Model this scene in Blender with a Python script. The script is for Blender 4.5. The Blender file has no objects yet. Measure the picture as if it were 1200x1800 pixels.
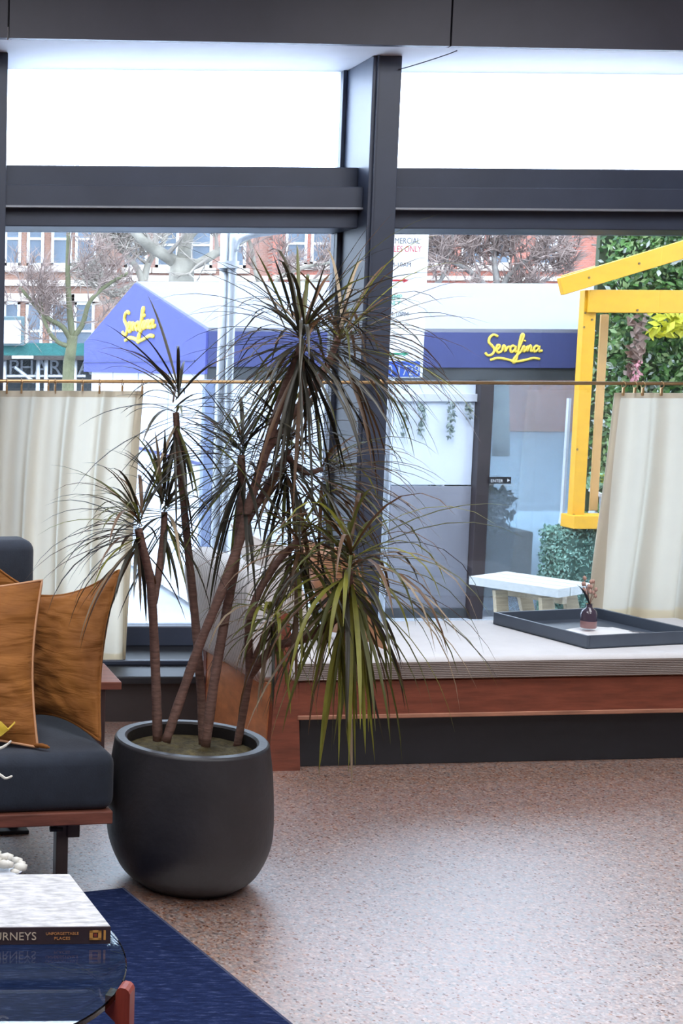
import bpy, bmesh, math, random
from mathutils import Vector, Matrix, noise
from math import sin, cos, pi, radians

# ------------------------------------------------------------------ camera
CAM = Vector((0.0, 0.0, 1.45))
FPX, PX, PY = 2450.0, -250.0, 900.0            # focal length and principal point in photo pixels (1200x1800)
YAW, PITCH, ROLL = radians(1.2), math.atan(255 / 2450), 0.004
_f0 = Vector((sin(YAW), cos(YAW), 0)); _r0 = Vector((cos(YAW), -sin(YAW), 0)); _u0 = Vector((0, 0, 1))
FWD = _f0 * cos(PITCH) - _u0 * sin(PITCH)
_up = _f0 * sin(PITCH) + _u0 * cos(PITCH)
RGT = _r0 * cos(ROLL) + _up * sin(ROLL)
UPV = _up * cos(ROLL) - _r0 * sin(ROLL)
scene = bpy.context.scene
C = scene.collection
cam_d = bpy.data.cameras.new('camera'); cam = bpy.data.objects.new('camera', cam_d); C.objects.link(cam)
cam_d.sensor_width = 36; cam_d.lens = FPX * 36 / 1800
cam_d.shift_x = (600 - PX) / 1800; cam_d.shift_y = 0
cam_d.clip_start = 0.05; cam_d.clip_end = 400
m = Matrix.Identity(4)
for i, v in enumerate((RGT, UPV, -FWD)):
    for j in range(3): m[j][i] = v[j]
m.translation = CAM
cam.matrix_world = m
scene.camera = cam

# ------------------------------------------------------------------ light and exposure
SKY, SUN, FILL, EXPO = 15.0, 2.9, 42.0, 0.55
w = bpy.data.worlds.new('overcast_sky'); scene.world = w; w.use_nodes = True
bg = w.node_tree.nodes['Background']
bg.inputs['Color'].default_value = (0.68, 0.83, 1.0, 1); bg.inputs['Strength'].default_value = SKY
sd = bpy.data.lights.new('sun', 'SUN'); sd.energy = SUN; sd.angle = radians(8); sd.color = (1, .95, .86)
so = bpy.data.objects.new('sun', sd); C.objects.link(so)
so.rotation_euler = (radians(48), 0, radians(-28))
for nm, x, y in (('ceiling_fill_light', -0.4, 1.0), ('ceiling_fill_light', 2.6, 1.4), ('ceiling_fill_light', 0.6, 3.7), ('ceiling_fill_light', 3.2, 3.9)):  # unseen area lights added under the ceiling to brighten the interior
    ld = bpy.data.lights.new(nm, 'AREA'); ld.energy = FILL; ld.size = 1.6; ld.color = (.95, .965, 1)
    lo = bpy.data.objects.new(nm, ld); C.objects.link(lo); lo.location = (x, y, 3.2)
vs = scene.view_settings
scene.display_settings.display_device = 'sRGB'
vs.view_transform = 'Standard'; vs.look = 'None'; vs.exposure = EXPO; vs.gamma = 1; vs.use_curve_mapping = False
scene.cycles.use_denoising = True
scene.cycles.max_bounces = 10; scene.cycles.transparent_max_bounces = 24
scene.cycles.sample_clamp_indirect = 6.0
scene.cycles.caustics_reflective = False; scene.cycles.caustics_refractive = False

# ------------------------------------------------------------------ helpers
def ray(x, y):
    return RGT * ((x - PX) / FPX) + UPV * ((PY - y) / FPX) + FWD
def at(x, y, Y):                                # photo pixel -> world point at depth Y
    d = ray(x, y); return CAM + d * (Y / d.y)
def hz(x, y, h=0.0):                            # photo pixel -> world point at height h
    d = ray(x, y); return CAM + d * ((h - CAM.z) / d.z)

MATS = {}
def nodes_of(name):
    mt = bpy.data.materials.new(name); mt.use_nodes = True
    nt = mt.node_tree; b = nt.nodes['Principled BSDF']
    return mt, nt, b
def N(nt, t, **kw):
    n = nt.nodes.new(t)
    for k, v in kw.items():
        if hasattr(n, k): setattr(n, k, v)
        else: n.inputs[k].default_value = v
    return n
def ramp(nt, fac, stops, interp='LINEAR'):
    r = nt.nodes.new('ShaderNodeValToRGB'); r.color_ramp.interpolation = interp
    e = r.color_ramp.elements
    while len(e) < len(stops): e.new(0.5)
    for el, (p, c) in zip(e, stops): el.position = p; el.color = (*c[:3], 1)
    nt.links.new(fac, r.inputs['Fac']); return r.outputs['Color']
def mat(name, col, rough=.5, var=.15, scale=8, metal=0, bump=0, bscale=None, stretch=(1, 1, 1), spec=.5, trans=0, sheen=0, coat=0):
    """base colour with noise variation, optional bump, optional translucency for thin leaves and cloth"""
    if name in MATS: return MATS[name]
    mt, nt, b = nodes_of(name)
    tc = N(nt, 'ShaderNodeTexCoord'); mp = N(nt, 'ShaderNodeMapping'); mp.inputs['Scale'].default_value = stretch
    nt.links.new(tc.outputs['Object'], mp.inputs['Vector'])
    nz = N(nt, 'ShaderNodeTexNoise', Scale=scale, Detail=5.0, Roughness=.6)
    nt.links.new(mp.outputs['Vector'], nz.inputs['Vector'])
    lo = tuple(max(0, c * (1 - var)) for c in col); hi = tuple(min(1, c * (1 + var)) for c in col)
    colr = ramp(nt, nz.outputs['Fac'], [(.3, lo), (.7, hi)])
    nt.links.new(colr, b.inputs['Base Color'])
    b.inputs['Roughness'].default_value = rough; b.inputs['Metallic'].default_value = metal
    b.inputs['Specular IOR Level'].default_value = spec
    b.inputs['Sheen Weight'].default_value = sheen; b.inputs['Coat Weight'].default_value = coat
    if bump:
        n2 = N(nt, 'ShaderNodeTexNoise', Scale=bscale or scale * 4, Detail=4.0)
        nt.links.new(mp.outputs['Vector'], n2.inputs['Vector'])
        bp = N(nt, 'ShaderNodeBump', Strength=bump, Distance=.01)
        nt.links.new(n2.outputs['Fac'], bp.inputs['Height']); nt.links.new(bp.outputs['Normal'], b.inputs['Normal'])
    if trans:
        t = N(nt, 'ShaderNodeBsdfTranslucent'); nt.links.new(colr, t.inputs['Color'])
        mx = N(nt, 'ShaderNodeMixShader'); mx.inputs[0].default_value = trans
        o = nt.nodes['Material Output']
        nt.links.new(b.outputs[0], mx.inputs[1]); nt.links.new(t.outputs[0], mx.inputs[2]); nt.links.new(mx.outputs[0], o.inputs['Surface'])
    MATS[name] = mt; return mt
def wood(name, col, along=(1, 12, 12), rough=.4, var=.3, scale=5):
    return mat(name, col, rough, var, scale, stretch=along, bump=.08, bscale=14)
def glass(name, tint=(1, 1, 1), refl=1.0, haze=0.0, hazecol=(.8, .85, .9)):
    """thin pane: clear with a Fresnel reflection, optionally blended with a diffuse haze colour"""
    if name in MATS: return MATS[name]
    mt, nt, b = nodes_of(name); nt.nodes.remove(b); o = nt.nodes['Material Output']
    tr = N(nt, 'ShaderNodeBsdfTransparent'); tr.inputs['Color'].default_value = (*tint, 1)
    gl = N(nt, 'ShaderNodeBsdfGlossy', Roughness=.01); fr = N(nt, 'ShaderNodeFresnel', IOR=1.5)
    ml = N(nt, 'ShaderNodeMath', operation='MULTIPLY'); ml.inputs[1].default_value = refl; nt.links.new(fr.outputs[0], ml.inputs[0])
    mx = N(nt, 'ShaderNodeMixShader'); nt.links.new(ml.outputs[0], mx.inputs[0])
    nt.links.new(tr.outputs[0], mx.inputs[1]); nt.links.new(gl.outputs[0], mx.inputs[2]); last = mx
    if haze:
        df = N(nt, 'ShaderNodeBsdfDiffuse'); df.inputs['Color'].default_value = (*hazecol, 1)
        m2 = N(nt, 'ShaderNodeMixShader'); m2.inputs[0].default_value = haze
        nt.links.new(mx.outputs[0], m2.inputs[1]); nt.links.new(df.outputs[0], m2.inputs[2]); last = m2
    nt.links.new(last.outputs[0], o.inputs['Surface'])
    MATS[name] = mt; return mt

class MB:
    """collects shapes into one mesh"""
    def __init__(s): s.v = []; s.f = []
    def add(s, vs, fs):
        o = len(s.v); s.v += [Vector(p) for p in vs]; s.f += [tuple(i + o for i in f) for f in fs]; return s
    def bm(s, b):
        b.verts.index_update()
        s.add([v.co.copy() for v in b.verts], [[v.index for v in f.verts] for f in b.faces]); b.free(); return s
    def box(s, lo, hi, bev=0, mtx=None, seg=2):
        b = bmesh.new(); bmesh.ops.create_cube(b, size=1)
        lo, hi = Vector(lo), Vector(hi)
        for v in b.verts: v.co = Vector(lo[i] + (v.co[i] + .5) * (hi[i] - lo[i]) for i in range(3))
        if bev: bmesh.ops.bevel(b, geom=b.edges[:], offset=bev, segments=seg, profile=.5, affect='EDGES')
        if mtx is not None: bmesh.ops.transform(b, matrix=mtx, verts=b.verts)
        return s.bm(b)
    def beam(s, p, q, wid, hgt, up=(0, 0, 1), bev=0):
        p, q = Vector(p), Vector(q); x = (q - p); L = x.length; x.normalize()
        y = Vector(up).cross(x).normalized(); z = x.cross(y)
        mt = Matrix((x, y, z)).transposed().to_4x4(); mt.translation = p
        return s.box((0, -wid / 2, -hgt / 2), (L, wid / 2, hgt / 2), bev, mt)
    def tube(s, pts, rad, n=8, cap=True):
        pts = [Vector(p) for p in pts]; k = len(pts)
        if not isinstance(rad, (list, tuple)): rad = [rad] * k
        elif len(rad) != k: rad = [rad[round(i * (len(rad) - 1) / (k - 1))] for i in range(k)]
        ref = None; vs = []
        for i, p in enumerate(pts):
            d = (pts[min(i + 1, k - 1)] - pts[max(i - 1, 0)])
            d = d.normalized() if d.length > 1e-9 else Vector((0, 0, 1))
            if ref is None: ref = Vector((0, 0, 1)) if abs(d.z) < .9 else Vector((1, 0, 0))
            a = (ref - d * ref.dot(d))
            a = a.normalized() if a.length > 1e-6 else d.orthogonal().normalized()
            ref = a; b = d.cross(a)
            for j in range(n):
                t = 2 * pi * j / n; vs.append(p + (a * cos(t) + b * sin(t)) * rad[i])
        fs = [(i * n + j, i * n + (j + 1) % n, (i + 1) * n + (j + 1) % n, (i + 1) * n + j) for i in range(k - 1) for j in range(n)]
        if cap: fs += [tuple(range(n - 1, -1, -1)), tuple(range((k - 1) * n, k * n))]
        return s.add(vs, fs)
    def lathe(s, prof, n=48, c=(0, 0, 0)):
        c = Vector(c); vs = [c + Vector((r * cos(2 * pi * j / n), r * sin(2 * pi * j / n), z)) for r, z in prof for j in range(n)]
        k = len(prof)
        fs = [(i * n + j, i * n + (j + 1) % n, (i + 1) * n + (j + 1) % n, (i + 1) * n + j) for i in range(k - 1) for j in range(n)]
        return s.add(vs, fs)
    def poly(s, pts, thick):
        """flat polygon given thickness along the vector thick"""
        pts = [Vector(p) for p in pts]; t = Vector(thick); n = len(pts)
        vs = pts + [p + t for p in pts]
        return s.add(vs, [tuple(range(n - 1, -1, -1)), tuple(range(n, 2 * n))] + [(i, (i + 1) % n, (i + 1) % n + n, i + n) for i in range(n)])
    def obj(s, name, mtl, parent=None, smooth=False, kind=None, fix=True):
        me = bpy.data.meshes.new(name); me.from_pydata([tuple(v) for v in s.v], [], s.f)
        if fix:
            b = bmesh.new(); b.from_mesh(me); bmesh.ops.recalc_face_normals(b, faces=b.faces); b.to_mesh(me); b.free()
        me.update()
        if smooth:
            me.polygons.foreach_set('use_smooth', [True] * len(me.polygons))
            if smooth == 'auto': me.set_sharp_from_angle(angle=radians(38))
        o = bpy.data.objects.new(name, me); C.objects.link(o)
        for x in (mtl if isinstance(mtl, (list, tuple)) else [mtl]): me.materials.append(x)
        if parent is not None:
            o.parent = parent
            o.matrix_parent_inverse = parent.matrix_basis.inverted()
        if kind: o['kind'] = kind
        return o
def thing(name, label, cat, loc=(0, 0, 0), group=None, kind=None):
    o = bpy.data.objects.new(name, None); C.objects.link(o); o.location = loc; o.empty_display_size = .1
    if label: o['label'] = label
    if cat: o['category'] = cat
    if group: o['group'] = group
    if kind: o['kind'] = kind
    return o
def tag(o, label, cat, group=None):
    o['label'] = label; o['category'] = cat
    if group: o['group'] = group
    return o
def struct(o, label=None):
    o['kind'] = 'structure'
    if label: o['label'] = label
    return o
def spline(pts, n=6):
    """Catmull-Rom through the points"""
    pts = [Vector(p) for p in pts]; out = []
    P = [pts[0] * 2 - pts[1]] + pts + [pts[-1] * 2 - pts[-2]]
    for i in range(1, len(P) - 2):
        a, b, c, d = P[i - 1:i + 3]
        for k in range(n):
            t = k / n
            out.append(.5 * ((2 * b) + (c - a) * t + (2 * a - 5 * b + 4 * c - d) * t * t + (3 * b - a - 3 * c + d) * t ** 3))
    out.append(pts[-1]); return out
def text(name, body, size, org, xd, zd, mtl, parent, ext=.001, align='LEFT', shear=0.0, sx=1.0):
    """lettering standing on org, running along xd, upright along zd"""
    cu = bpy.data.curves.new(name, 'FONT'); cu.body = body; cu.size = size; cu.extrude = ext; cu.align_x = align; cu.shear = shear
    cu.resolution_u = 3
    t = bpy.data.objects.new(name, cu); C.objects.link(t)
    dg = bpy.context.evaluated_depsgraph_get()
    me = bpy.data.meshes.new_from_object(t.evaluated_get(dg)); bpy.data.objects.remove(t)
    xd, zd = Vector(xd).normalized(), Vector(zd).normalized(); nd = xd.cross(zd)
    mt = Matrix((xd * sx, zd, nd)).transposed().to_4x4(); mt.translation = Vector(org)
    me.transform(mt); me.materials.clear(); me.materials.append(mtl); me.name = name
    o = bpy.data.objects.new(name, me); C.objects.link(o)
    if parent is not None: o.parent = parent; o.matrix_parent_inverse = parent.matrix_basis.inverted()
    return o

# ------------------------------------------------------------------ materials
charcoal = mat('charcoal_paint', (.050, .050, .070), .5, .12, 3, bump=.03)
charcoal2 = mat('charcoal_frame_metal', (.046, .058, .092), .42, .12, 4)
black = mat('black_paint', (.012, .013, .018), .5, .2, 6)
brass = mat('brass', (.62, .40, .20), .32, .1, 20, metal=.85)
white_paint = mat('white_paint', (.80, .80, .82), .6, .04, 4)
plaster = mat('wall_plaster', (.55, .52, .50), .8, .05, 3)
opal = glass('milky_transom_glass', (.96, .97, 1.0), 1.0, 0)
_nt = opal.node_tree; _o = _nt.nodes['Material Output']; _l = _o.inputs['Surface'].links[0].from_socket
_t = N(_nt, 'ShaderNodeBsdfTranslucent'); _t.inputs['Color'].default_value = (.95, .96, 1, 1); _m = N(_nt, 'ShaderNodeMixShader'); _m.inputs[0].default_value = .4
_nt.links.new(_l, _m.inputs[1]); _nt.links.new(_t.outputs[0], _m.inputs[2]); _nt.links.new(_m.outputs[0], _o.inputs['Surface'])
clear = glass('dimming_window_glass', (.505, .51, .52))  # tint added to dim the street seen through the panes under the strong sky
def terrazzo():
    mt, nt, b = nodes_of('terrazzo_floor')
    tc = N(nt, 'ShaderNodeTexCoord')
    v1 = N(nt, 'ShaderNodeTexVoronoi', Scale=95.0); v2 = N(nt, 'ShaderNodeTexVoronoi', Scale=170.0)
    nz = N(nt, 'ShaderNodeTexNoise', Scale=2.2, Detail=5.0)
    for n in (v1, v2, nz): nt.links.new(tc.outputs['Object'], n.inputs['Vector'])
    sp = N(nt, 'ShaderNodeSeparateColor'); nt.links.new(v1.outputs['Color'], sp.inputs[0])
    c1 = ramp(nt, sp.outputs[0], [(0, (.12, .055, .03)), (.3, (.25, .11, .05)), (.62, (.33, .16, .08)), (.88, (.55, .36, .24)), (.93, (.04, .035, .04))], 'CONSTANT')
    s2 = N(nt, 'ShaderNodeSeparateColor'); nt.links.new(v2.outputs['Color'], s2.inputs[0])
    c2 = ramp(nt, s2.outputs[0], [(0, (.10, .05, .035)), (.4, (.30, .13, .06)), (.85, (.62, .45, .34))], 'CONSTANT')
    mx = N(nt, 'ShaderNodeMix', data_type='RGBA'); mx.inputs['Factor'].default_value = .45
    nt.links.new(c1, mx.inputs['A']); nt.links.new(c2, mx.inputs['B'])
    m2 = N(nt, 'ShaderNodeMix', data_type='RGBA', blend_type='MULTIPLY'); m2.inputs['Factor'].default_value = .5
    nt.links.new(mx.outputs['Result'], m2.inputs['A']); nt.links.new(ramp(nt, nz.outputs['Fac'], [(.3, (.75, .75, .75)), (.7, (1, 1, 1))]), m2.inputs['B'])
    m3 = N(nt, 'ShaderNodeMix', data_type='RGBA', blend_type='MULTIPLY'); m3.inputs['Factor'].default_value = 1.0; m3.inputs['B'].default_value = (.80, .58, .44, 1)
    nt.links.new(m2.outputs['Result'], m3.inputs['A']); nt.links.new(m3.outputs['Result'], b.inputs['Base Color'])
    rr = ramp(nt, s2.outputs[1], [(0, (.40,) * 3), (1, (.58,) * 3)])
    nt.links.new(rr, b.inputs['Roughness'])
    b.inputs['IOR'].default_value = 5.0
    nt.links.new(ramp(nt, s2.outputs[1], [(0, (.18,) * 3), (.05, (.44,) * 3), (.30, (.54,) * 3), (.9, (.64,) * 3)], 'CONSTANT'), b.inputs['Specular IOR Level'])
    bp = N(nt, 'ShaderNodeBump', Strength=.12, Distance=.002)
    nt.links.new(s2.outputs[2], bp.inputs['Height']); nt.links.new(bp.outputs['Normal'], b.inputs['Normal'])
    return mt
floor_m = terrazzo()

# ================================================================== ROOM SHELL
XL, XR, YB = -4.2, 8.2, -3.5
YC, YG, YL, YH = 5.93, 6.25, 5.57, 5.68          # column front, glass, ledge front, header front
ZS = 2.75                                        # soffit height
ST = -0.60                                       # street level
struct(MB().box((XL, YB, -.08), (XR, YL + .04, 0)).obj('floor', floor_m), 'brown terrazzo floor with pale glare from the windows')
struct(MB().box((XL, YB, 3.35), (XR, 6.4, 3.45)).obj('ceiling', plaster), 'pale ceiling above the lounge')
struct(MB().box((XL - .1, YB, -.08), (XL, 6.4, 3.45)).obj('wall_left', plaster))
struct(MB().box((XR, YB, -.08), (XR + .1, 6.4, 3.45)).obj('wall_right', plaster))
struct(MB().box((XL - .1, YB - .1, -.08), (XR + .1, YB, 3.45)).obj('wall_back', plaster))
# low curb wall under the windows with a ledge
ZL = 0.195
wl = thing('wall_front', 'dark low curb wall with black ledge under the windows', None, (0, YL, 0), kind='structure')
MB().box((XL, YL + .03, ST), (XR, 6.36, ZL - .03), .004).obj('curb', mat('dark_brown_panel', (.045, .035, .036), .55, .2, 3), wl)
MB().box((XL, YL, ZL - .03), (XR, 6.42, ZL), .006).obj('ledge', black, wl)
MB().box((XL, YL + .22, ZL), (XR, YL + .245, ZL + .02), .004).obj('ledge_bead', charcoal2, wl)
# header cladding of separate panels, white soffit behind it
hd = thing('trim_1', 'charcoal header beam of wide panels above the windows', None, (0, YH, ZS), kind='structure')
jx = [at(15, 40, YH).x, at(807, 40, YH).x]; pw = jx[1] - jx[0]
edges = [jx[0] + pw * k for k in range(-3, 5)]
for a, b in zip(edges, edges[1:]):
    a2, b2 = max(a, XL), min(b, XR)
    if b2 - a2 > .1:
        ya, yb2_ = YH + .04 * (a2 - .75), YH + .04 * (b2 - .75)          # the cladding runs slightly away to the right
        MB().poly([(a2 + .004, ya, ZS), (b2 - .004, yb2_, ZS), (b2 - .004, yb2_, 3.35), (a2 + .004, ya, 3.35)], (0, .03, 0)).obj('panel', charcoal, hd)
MB().poly([(XL, YH + .031 + .04 * (XL - .75), ZS + .012), (XR, YH + .031 + .04 * (XR - .75), ZS + .012), (XR, YH + .031 + .04 * (XR - .75), 3.35), (XL, YH + .031 + .04 * (XL - .75), 3.35)], (0, .02, 0)).obj('backing', black, hd)
struct(MB().poly([(XL, YH + .03 + .04 * (XL - .75), ZS), (XR, YH + .03 + .04 * (XR - .75), ZS), (XR, 6.34, ZS), (XL, 6.34, ZS)], (0, 0, .05)).obj('trim_2', white_paint), 'white soffit between header and glass')
struct(MB().box((XL, 6.34, ZS), (XR, 6.42, 3.45)).obj('wall_upper', white_paint))
# columns and window bays
cxl, cxr = at(640, 500, YC).x, at(690, 500, YC).x
cw = cxr - cxl; pitch = 1.648
cols = [cxl + pitch * k for k in range(-4, 4)]
tn = 3
ycol = (YC, YG + .02)
zT1, zTa, zTb, zT0 = at(600, 294, YC + .12).z, at(600, 329, YC + .07).z, at(600, 366, YC + .05).z, at(600, 401, YC + .10).z
for k, x in enumerate(cols):
    t = thing('trim_%d' % tn, 'charcoal steel column between window bays', None, (x + cw / 2, YC, 0), kind='structure'); tn += 1
    MB().box((x, YC, ZL), (x + cw, YG + .05, ZS), .004).obj('post', charcoal2, t)
    MB().box((x + cw * .12, YC - .012, ZL), (x + cw * .2, YC, ZS), .002).obj('bead', charcoal2, t)
wn = 1
for a, b in zip([c + cw for c in cols], cols[1:]):
    t = thing('window_%d' % wn, 'tall charcoal framed window with frosted pane above and clear pane below', None, ((a + b) / 2, YG, ZL), kind='structure'); wn += 1
    yb = YG + .05
    MB().box((a, YC + .12, zTa - .002), (b, yb, zT1), .004).obj('transom_upper_rail', charcoal2, t)
    MB().box((a, YC + .05, zTb), (b, yb, zTa), .004).obj('transom_middle_rail', charcoal2, t)
    MB().box((a, YC + .045, zTb - .006), (b, YC + .07, zTb + .004), .002).obj('transom_bead', mat('brushed_steel', (.30, .32, .36), .4, .1, 10, metal=.5), t)
    MB().box((a, YC + .10, zT0), (b, yb, zTb + .002), .004).obj('transom_lower_rail', charcoal2, t)
    zb = ZL + .09
    MB().box((a, YG - .05, ZL), (b, yb, zb), .005).obj('bottom_rail', charcoal2, t)
    for x0, x1 in ((a, a + .018), (b - .018, b)):
        MB().box((x0, YG - .03, zb), (x1, yb, zT0), .003).obj('stile', charcoal2, t)
        MB().box((x0, YG - .03, zT1), (x1, yb, ZS), .003).obj('stile', charcoal2, t)
    MB().box((a + .018, YG, zb), (b - .018, YG + .008, zT0)).obj('pane', clear, t)
    MB().box((a, YG, zT1), (b, YG + .006, ZS)).obj('frosted_pane', opal, t)

cbl = MB().tube(spline([at(700, 122, YC - .01), at(716, 118, YC - .02), at(752, 107, 5.83), at(785, 96, 5.74), at(803, 89, YH + .01)]), .002, 6).obj('cable', black, None, True)
tag(cbl, 'thin black cable strung from the column top to the header panel joint', 'cable')

# ================================================================== STREET AND BUILDINGS
pave = mat('pavement_concrete', (.36, .38, .41), .8, .12, 1.5, bump=.1)
struct(MB().box((-30, 6.36, ST - .1), (70, 20, ST)).obj('sidewalk_and_roadway', pave), 'pale concrete pavement outside the windows')
struct(MB().box((-30, 20, ST - .1), (70, 60, ST - .02)).obj('street', mat('asphalt', (.20, .20, .22), .8, .2, 2)), 'grey asphalt street')
stripe_m = mat('white_road_paint', (.85, .86, .88), .6, .08, 6)
for p, q in (((233, 1088), (300, 1122)), ((236, 1020), (258, 1045)), ((700, 1040), (822, 1068))):
    a, b = hz(*p, ST), hz(*q, ST)
    struct(MB().beam(a + Vector((0, 0, .002)), b + Vector((0, 0, .002)), .12, .006).obj('painted_stripe', stripe_m), 'white stripe painted on the pavement')

def bricks(name, col, mortar):
    mt, nt, b = nodes_of(name); tc = N(nt, 'ShaderNodeTexCoord'); mp = N(nt, 'ShaderNodeMapping')
    mp.inputs['Rotation'].default_value = (radians(90), 0, 0); nt.links.new(tc.outputs['Object'], mp.inputs['Vector'])
    br = N(nt, 'ShaderNodeTexBrick', Scale=4.2); br.inputs['Mortar Size'].default_value = .016
    nz = N(nt, 'ShaderNodeTexNoise', Scale=.8, Detail=6.0)
    nt.links.new(mp.outputs['Vector'], br.inputs['Vector']); nt.links.new(tc.outputs['Object'], nz.inputs['Vector'])
    br.inputs['Color1'].default_value = (*col, 1); br.inputs['Color2'].default_value = (*(c * .75 for c in col), 1); br.inputs['Mortar'].default_value = (*mortar, 1)
    mx = N(nt, 'ShaderNodeMix', data_type='RGBA', blend_type='MULTIPLY'); mx.inputs['Factor'].default_value = .6
    nt.links.new(br.outputs['Color'], mx.inputs['A']); nt.links.new(ramp(nt, nz.outputs['Fac'], [(.3, (.6, .6, .6)), (.65, (1, 1, 1))]), mx.inputs['B'])
    nt.links.new(mx.outputs['Result'], b.inputs['Base Color']); b.inputs['Roughness'].default_value = .9
    return mt
brickA = bricks('brown_brick', (.34, .17, .115), (.40, .33, .28))
brickB = bricks('rose_brick', (.42, .215, .165), (.46, .40, .35))
brickC = bricks('red_brick', (.50, .16, .11), (.45, .30, .25))
stone = mat('limestone', (.62, .55, .48), .85, .15, 2)
sash = mat('white_sash', (.60, .61, .62), .6, .05, 3)
dkpane = mat('far_window_glass', (.10, .13, .17), .12, .3, 1)
def building(label, x0, x1, Y, brick, wins, courses, group=None):
    t = thing('brick_building', label, 'building', ((x0 + x1) / 2, Y, ST), group=group)
    MB().box((x0, Y, ST), (x1, Y + 6, 7.3)).obj('wall', brick, t)
    for z0, z1 in courses: MB().box((x0, Y - .12, z0), (x1, Y, z1), .02).obj('stone_course', stone, t)
    MB().box((x0, Y - .35, 7.1), (x1, Y, 7.4), .05).obj('cornice', stone, t)
    for (xc, z0, ww, hh) in wins:
        wdw = MB()
        for lo, hi in (((xc - ww / 2, Y - .05, z0), (xc - ww / 2 + .09, Y + .02, z0 + hh)), ((xc + ww / 2 - .09, Y - .05, z0), (xc + ww / 2, Y + .02, z0 + hh)),
                       ((xc - ww / 2, Y - .05, z0 + hh - .1), (xc + ww / 2, Y + .02, z0 + hh)), ((xc - ww / 2, Y - .05, z0), (xc + ww / 2, Y + .02, z0 + .1)),
                       ((xc - ww / 2, Y - .06, z0 + hh * .5 - .04), (xc + ww / 2, Y + .02, z0 + hh * .5 + .04))):
            wdw.box(lo, hi)
        f = wdw.obj('window', sash, t)
        MB().box((xc - ww / 2 + .05, Y - .02, z0 + .05), (xc + ww / 2 - .05, Y - .005, z0 + hh - .05)).obj('pane', dkpane, f)
        MB().box((xc - ww / 2 - .12, Y - .14, z0 - .18), (xc + ww / 2 + .12, Y, z0), .02).obj('window_sill', stone, f)
        MB().box((xc - ww / 2 - .12, Y - .10, z0 + hh), (xc + ww / 2 + .12, Y, z0 + hh + .26), .02).obj('lintel', stone, f)
    return t
Yb = 46.0
bx = lambda x: at(x, 430, Yb).x
xa, xb, xc_ = bx(-700), bx(205), bx(480)
winA = [(bx(p), z, .68 if p not in (22, 62) else .55, h) for z, h in ((1.7, 1.9), (4.75, 1.75)) for p in (-300, -210, -110, 22, 62, 108, 150)]
winB = [(bx(p), z, .75, h) for z, h in ((1.7, 1.9), (4.75, 1.5)) for p in (245, 300, 360, 420)]
winC = [(bx(p), z, .72, h) for z, h in ((1.7, 1.9), (4.85, 1.35)) for p in (520, 565, 640, 700, 765, 830, 880, 960, 1072, 1130, 1215, 1290, 1370)]
building('brown brick building with pale stone courses behind the leftmost trees', xa, xb, Yb, brickA, winA, [(4.1, 4.3), (4.55, 4.72)])
building('rose brick building front behind the pale forked trunk', xb, xc_, Yb + .5, brickB, winB, [(4.3, 4.5)])
building('red brick building with white sash windows above the long awning', xc_, bx(1900), Yb, brickC, winC, [(4.35, 4.5)])

# sidewalk shed with posts across the street, left
Ys = 39.0
teal = mat('green_plywood', (.02, .13, .12), .6, .2, 3)
steel = mat('galvanised_steel', (.55, .57, .60), .4, .12, 12, metal=.35)
sh = thing('sidewalk_shed', 'green sidewalk shed on steel posts across the street, left of the blue gable', 'scaffold', at(70, 700, Ys))
p0, p1 = at(-160, 605, Ys), at(215, 605, Ys)
z1, z0 = at(70, 603, Ys).z, at(70, 625, Ys).z
MB().box((p0.x, Ys, z0), (p1.x, Ys + .06, z1)).obj('parapet', teal, sh)
MB().box((p0.x, Ys, z0 - .12), (p1.x, Ys + 1.8, z0)).obj('deck', mat('dark_timber', (.06, .05, .045), .8, .2, 3), sh)
for p in (-70, 8, 67, 81, 132, 200):
    MB().tube([(at(p, 640, Ys + .2).x, Ys + .2, ST), (at(p, 640, Ys + .2).x, Ys + .2, z0 - .1)], .06, 8).obj('post', steel, sh, True)
MB().tube([at(26, 645, Ys + .25), at(60, 672, Ys + .25)], .05, 6).obj('brace', steel, sh)
MB().tube([at(-60, 661, Ys + .25), at(150, 661, Ys + .25)], .04, 6).obj('rail', steel, sh)
MB().box((at(20, 627, Ys).x, Ys - .12, at(20, 631, Ys).z), (at(58, 627, Ys).x, Ys - .02, at(20, 625, Ys).z), .02).obj('lamp_tube', sash, sh)
MB().box((p0.x, Ys + 1.85, ST), (p1.x, Ys + 2.0, z0)).obj('shopfront', mat('dark_shopfront', (.03, .04, .045), .4, .3, 1), sh)
text('lettering', 'PHARMACY', .62, at(14, 658, Ys + 1.8), (1, 0, 0), (0, 0, 1), mat('grey_lettering', (.42, .45, .48), .6, .1, 4), sh, .02)
ns = thing('notice_board', 'white notice board in a dark green frame above the green shed', 'sign', at(20, 606, Ys - .2))
a, b = at(-25, 608, Ys - .2), at(44, 556, Ys - .2)
MB().box((a.x, Ys - .2, a.z), (b.x, Ys - .05, b.z), .03).obj('frame', mat('slate_green', (.10, .15, .16), .6, .1, 3), ns)
a, b = at(-18, 604, Ys - .22), at(37, 563, Ys - .22)
MB().box((a.x, Ys - .235, a.z), (b.x, Ys - .2, b.z), .01).obj('face', sash, ns)
text('lettering', 'The', .24, at(14, 580, Ys - .24), (1, 0, 0), (0, 0, 1), mat('pale_grey_lettering', (.45, .47, .50), .6, .1, 4), ns, .004)
text('lettering', '• • •', .2, at(8, 592, Ys - .24), (1, 0, 0), (0, 0, 1), mat('pale_green_lettering', (.45, .6, .35), .6, .1, 4), ns, .004)

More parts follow.
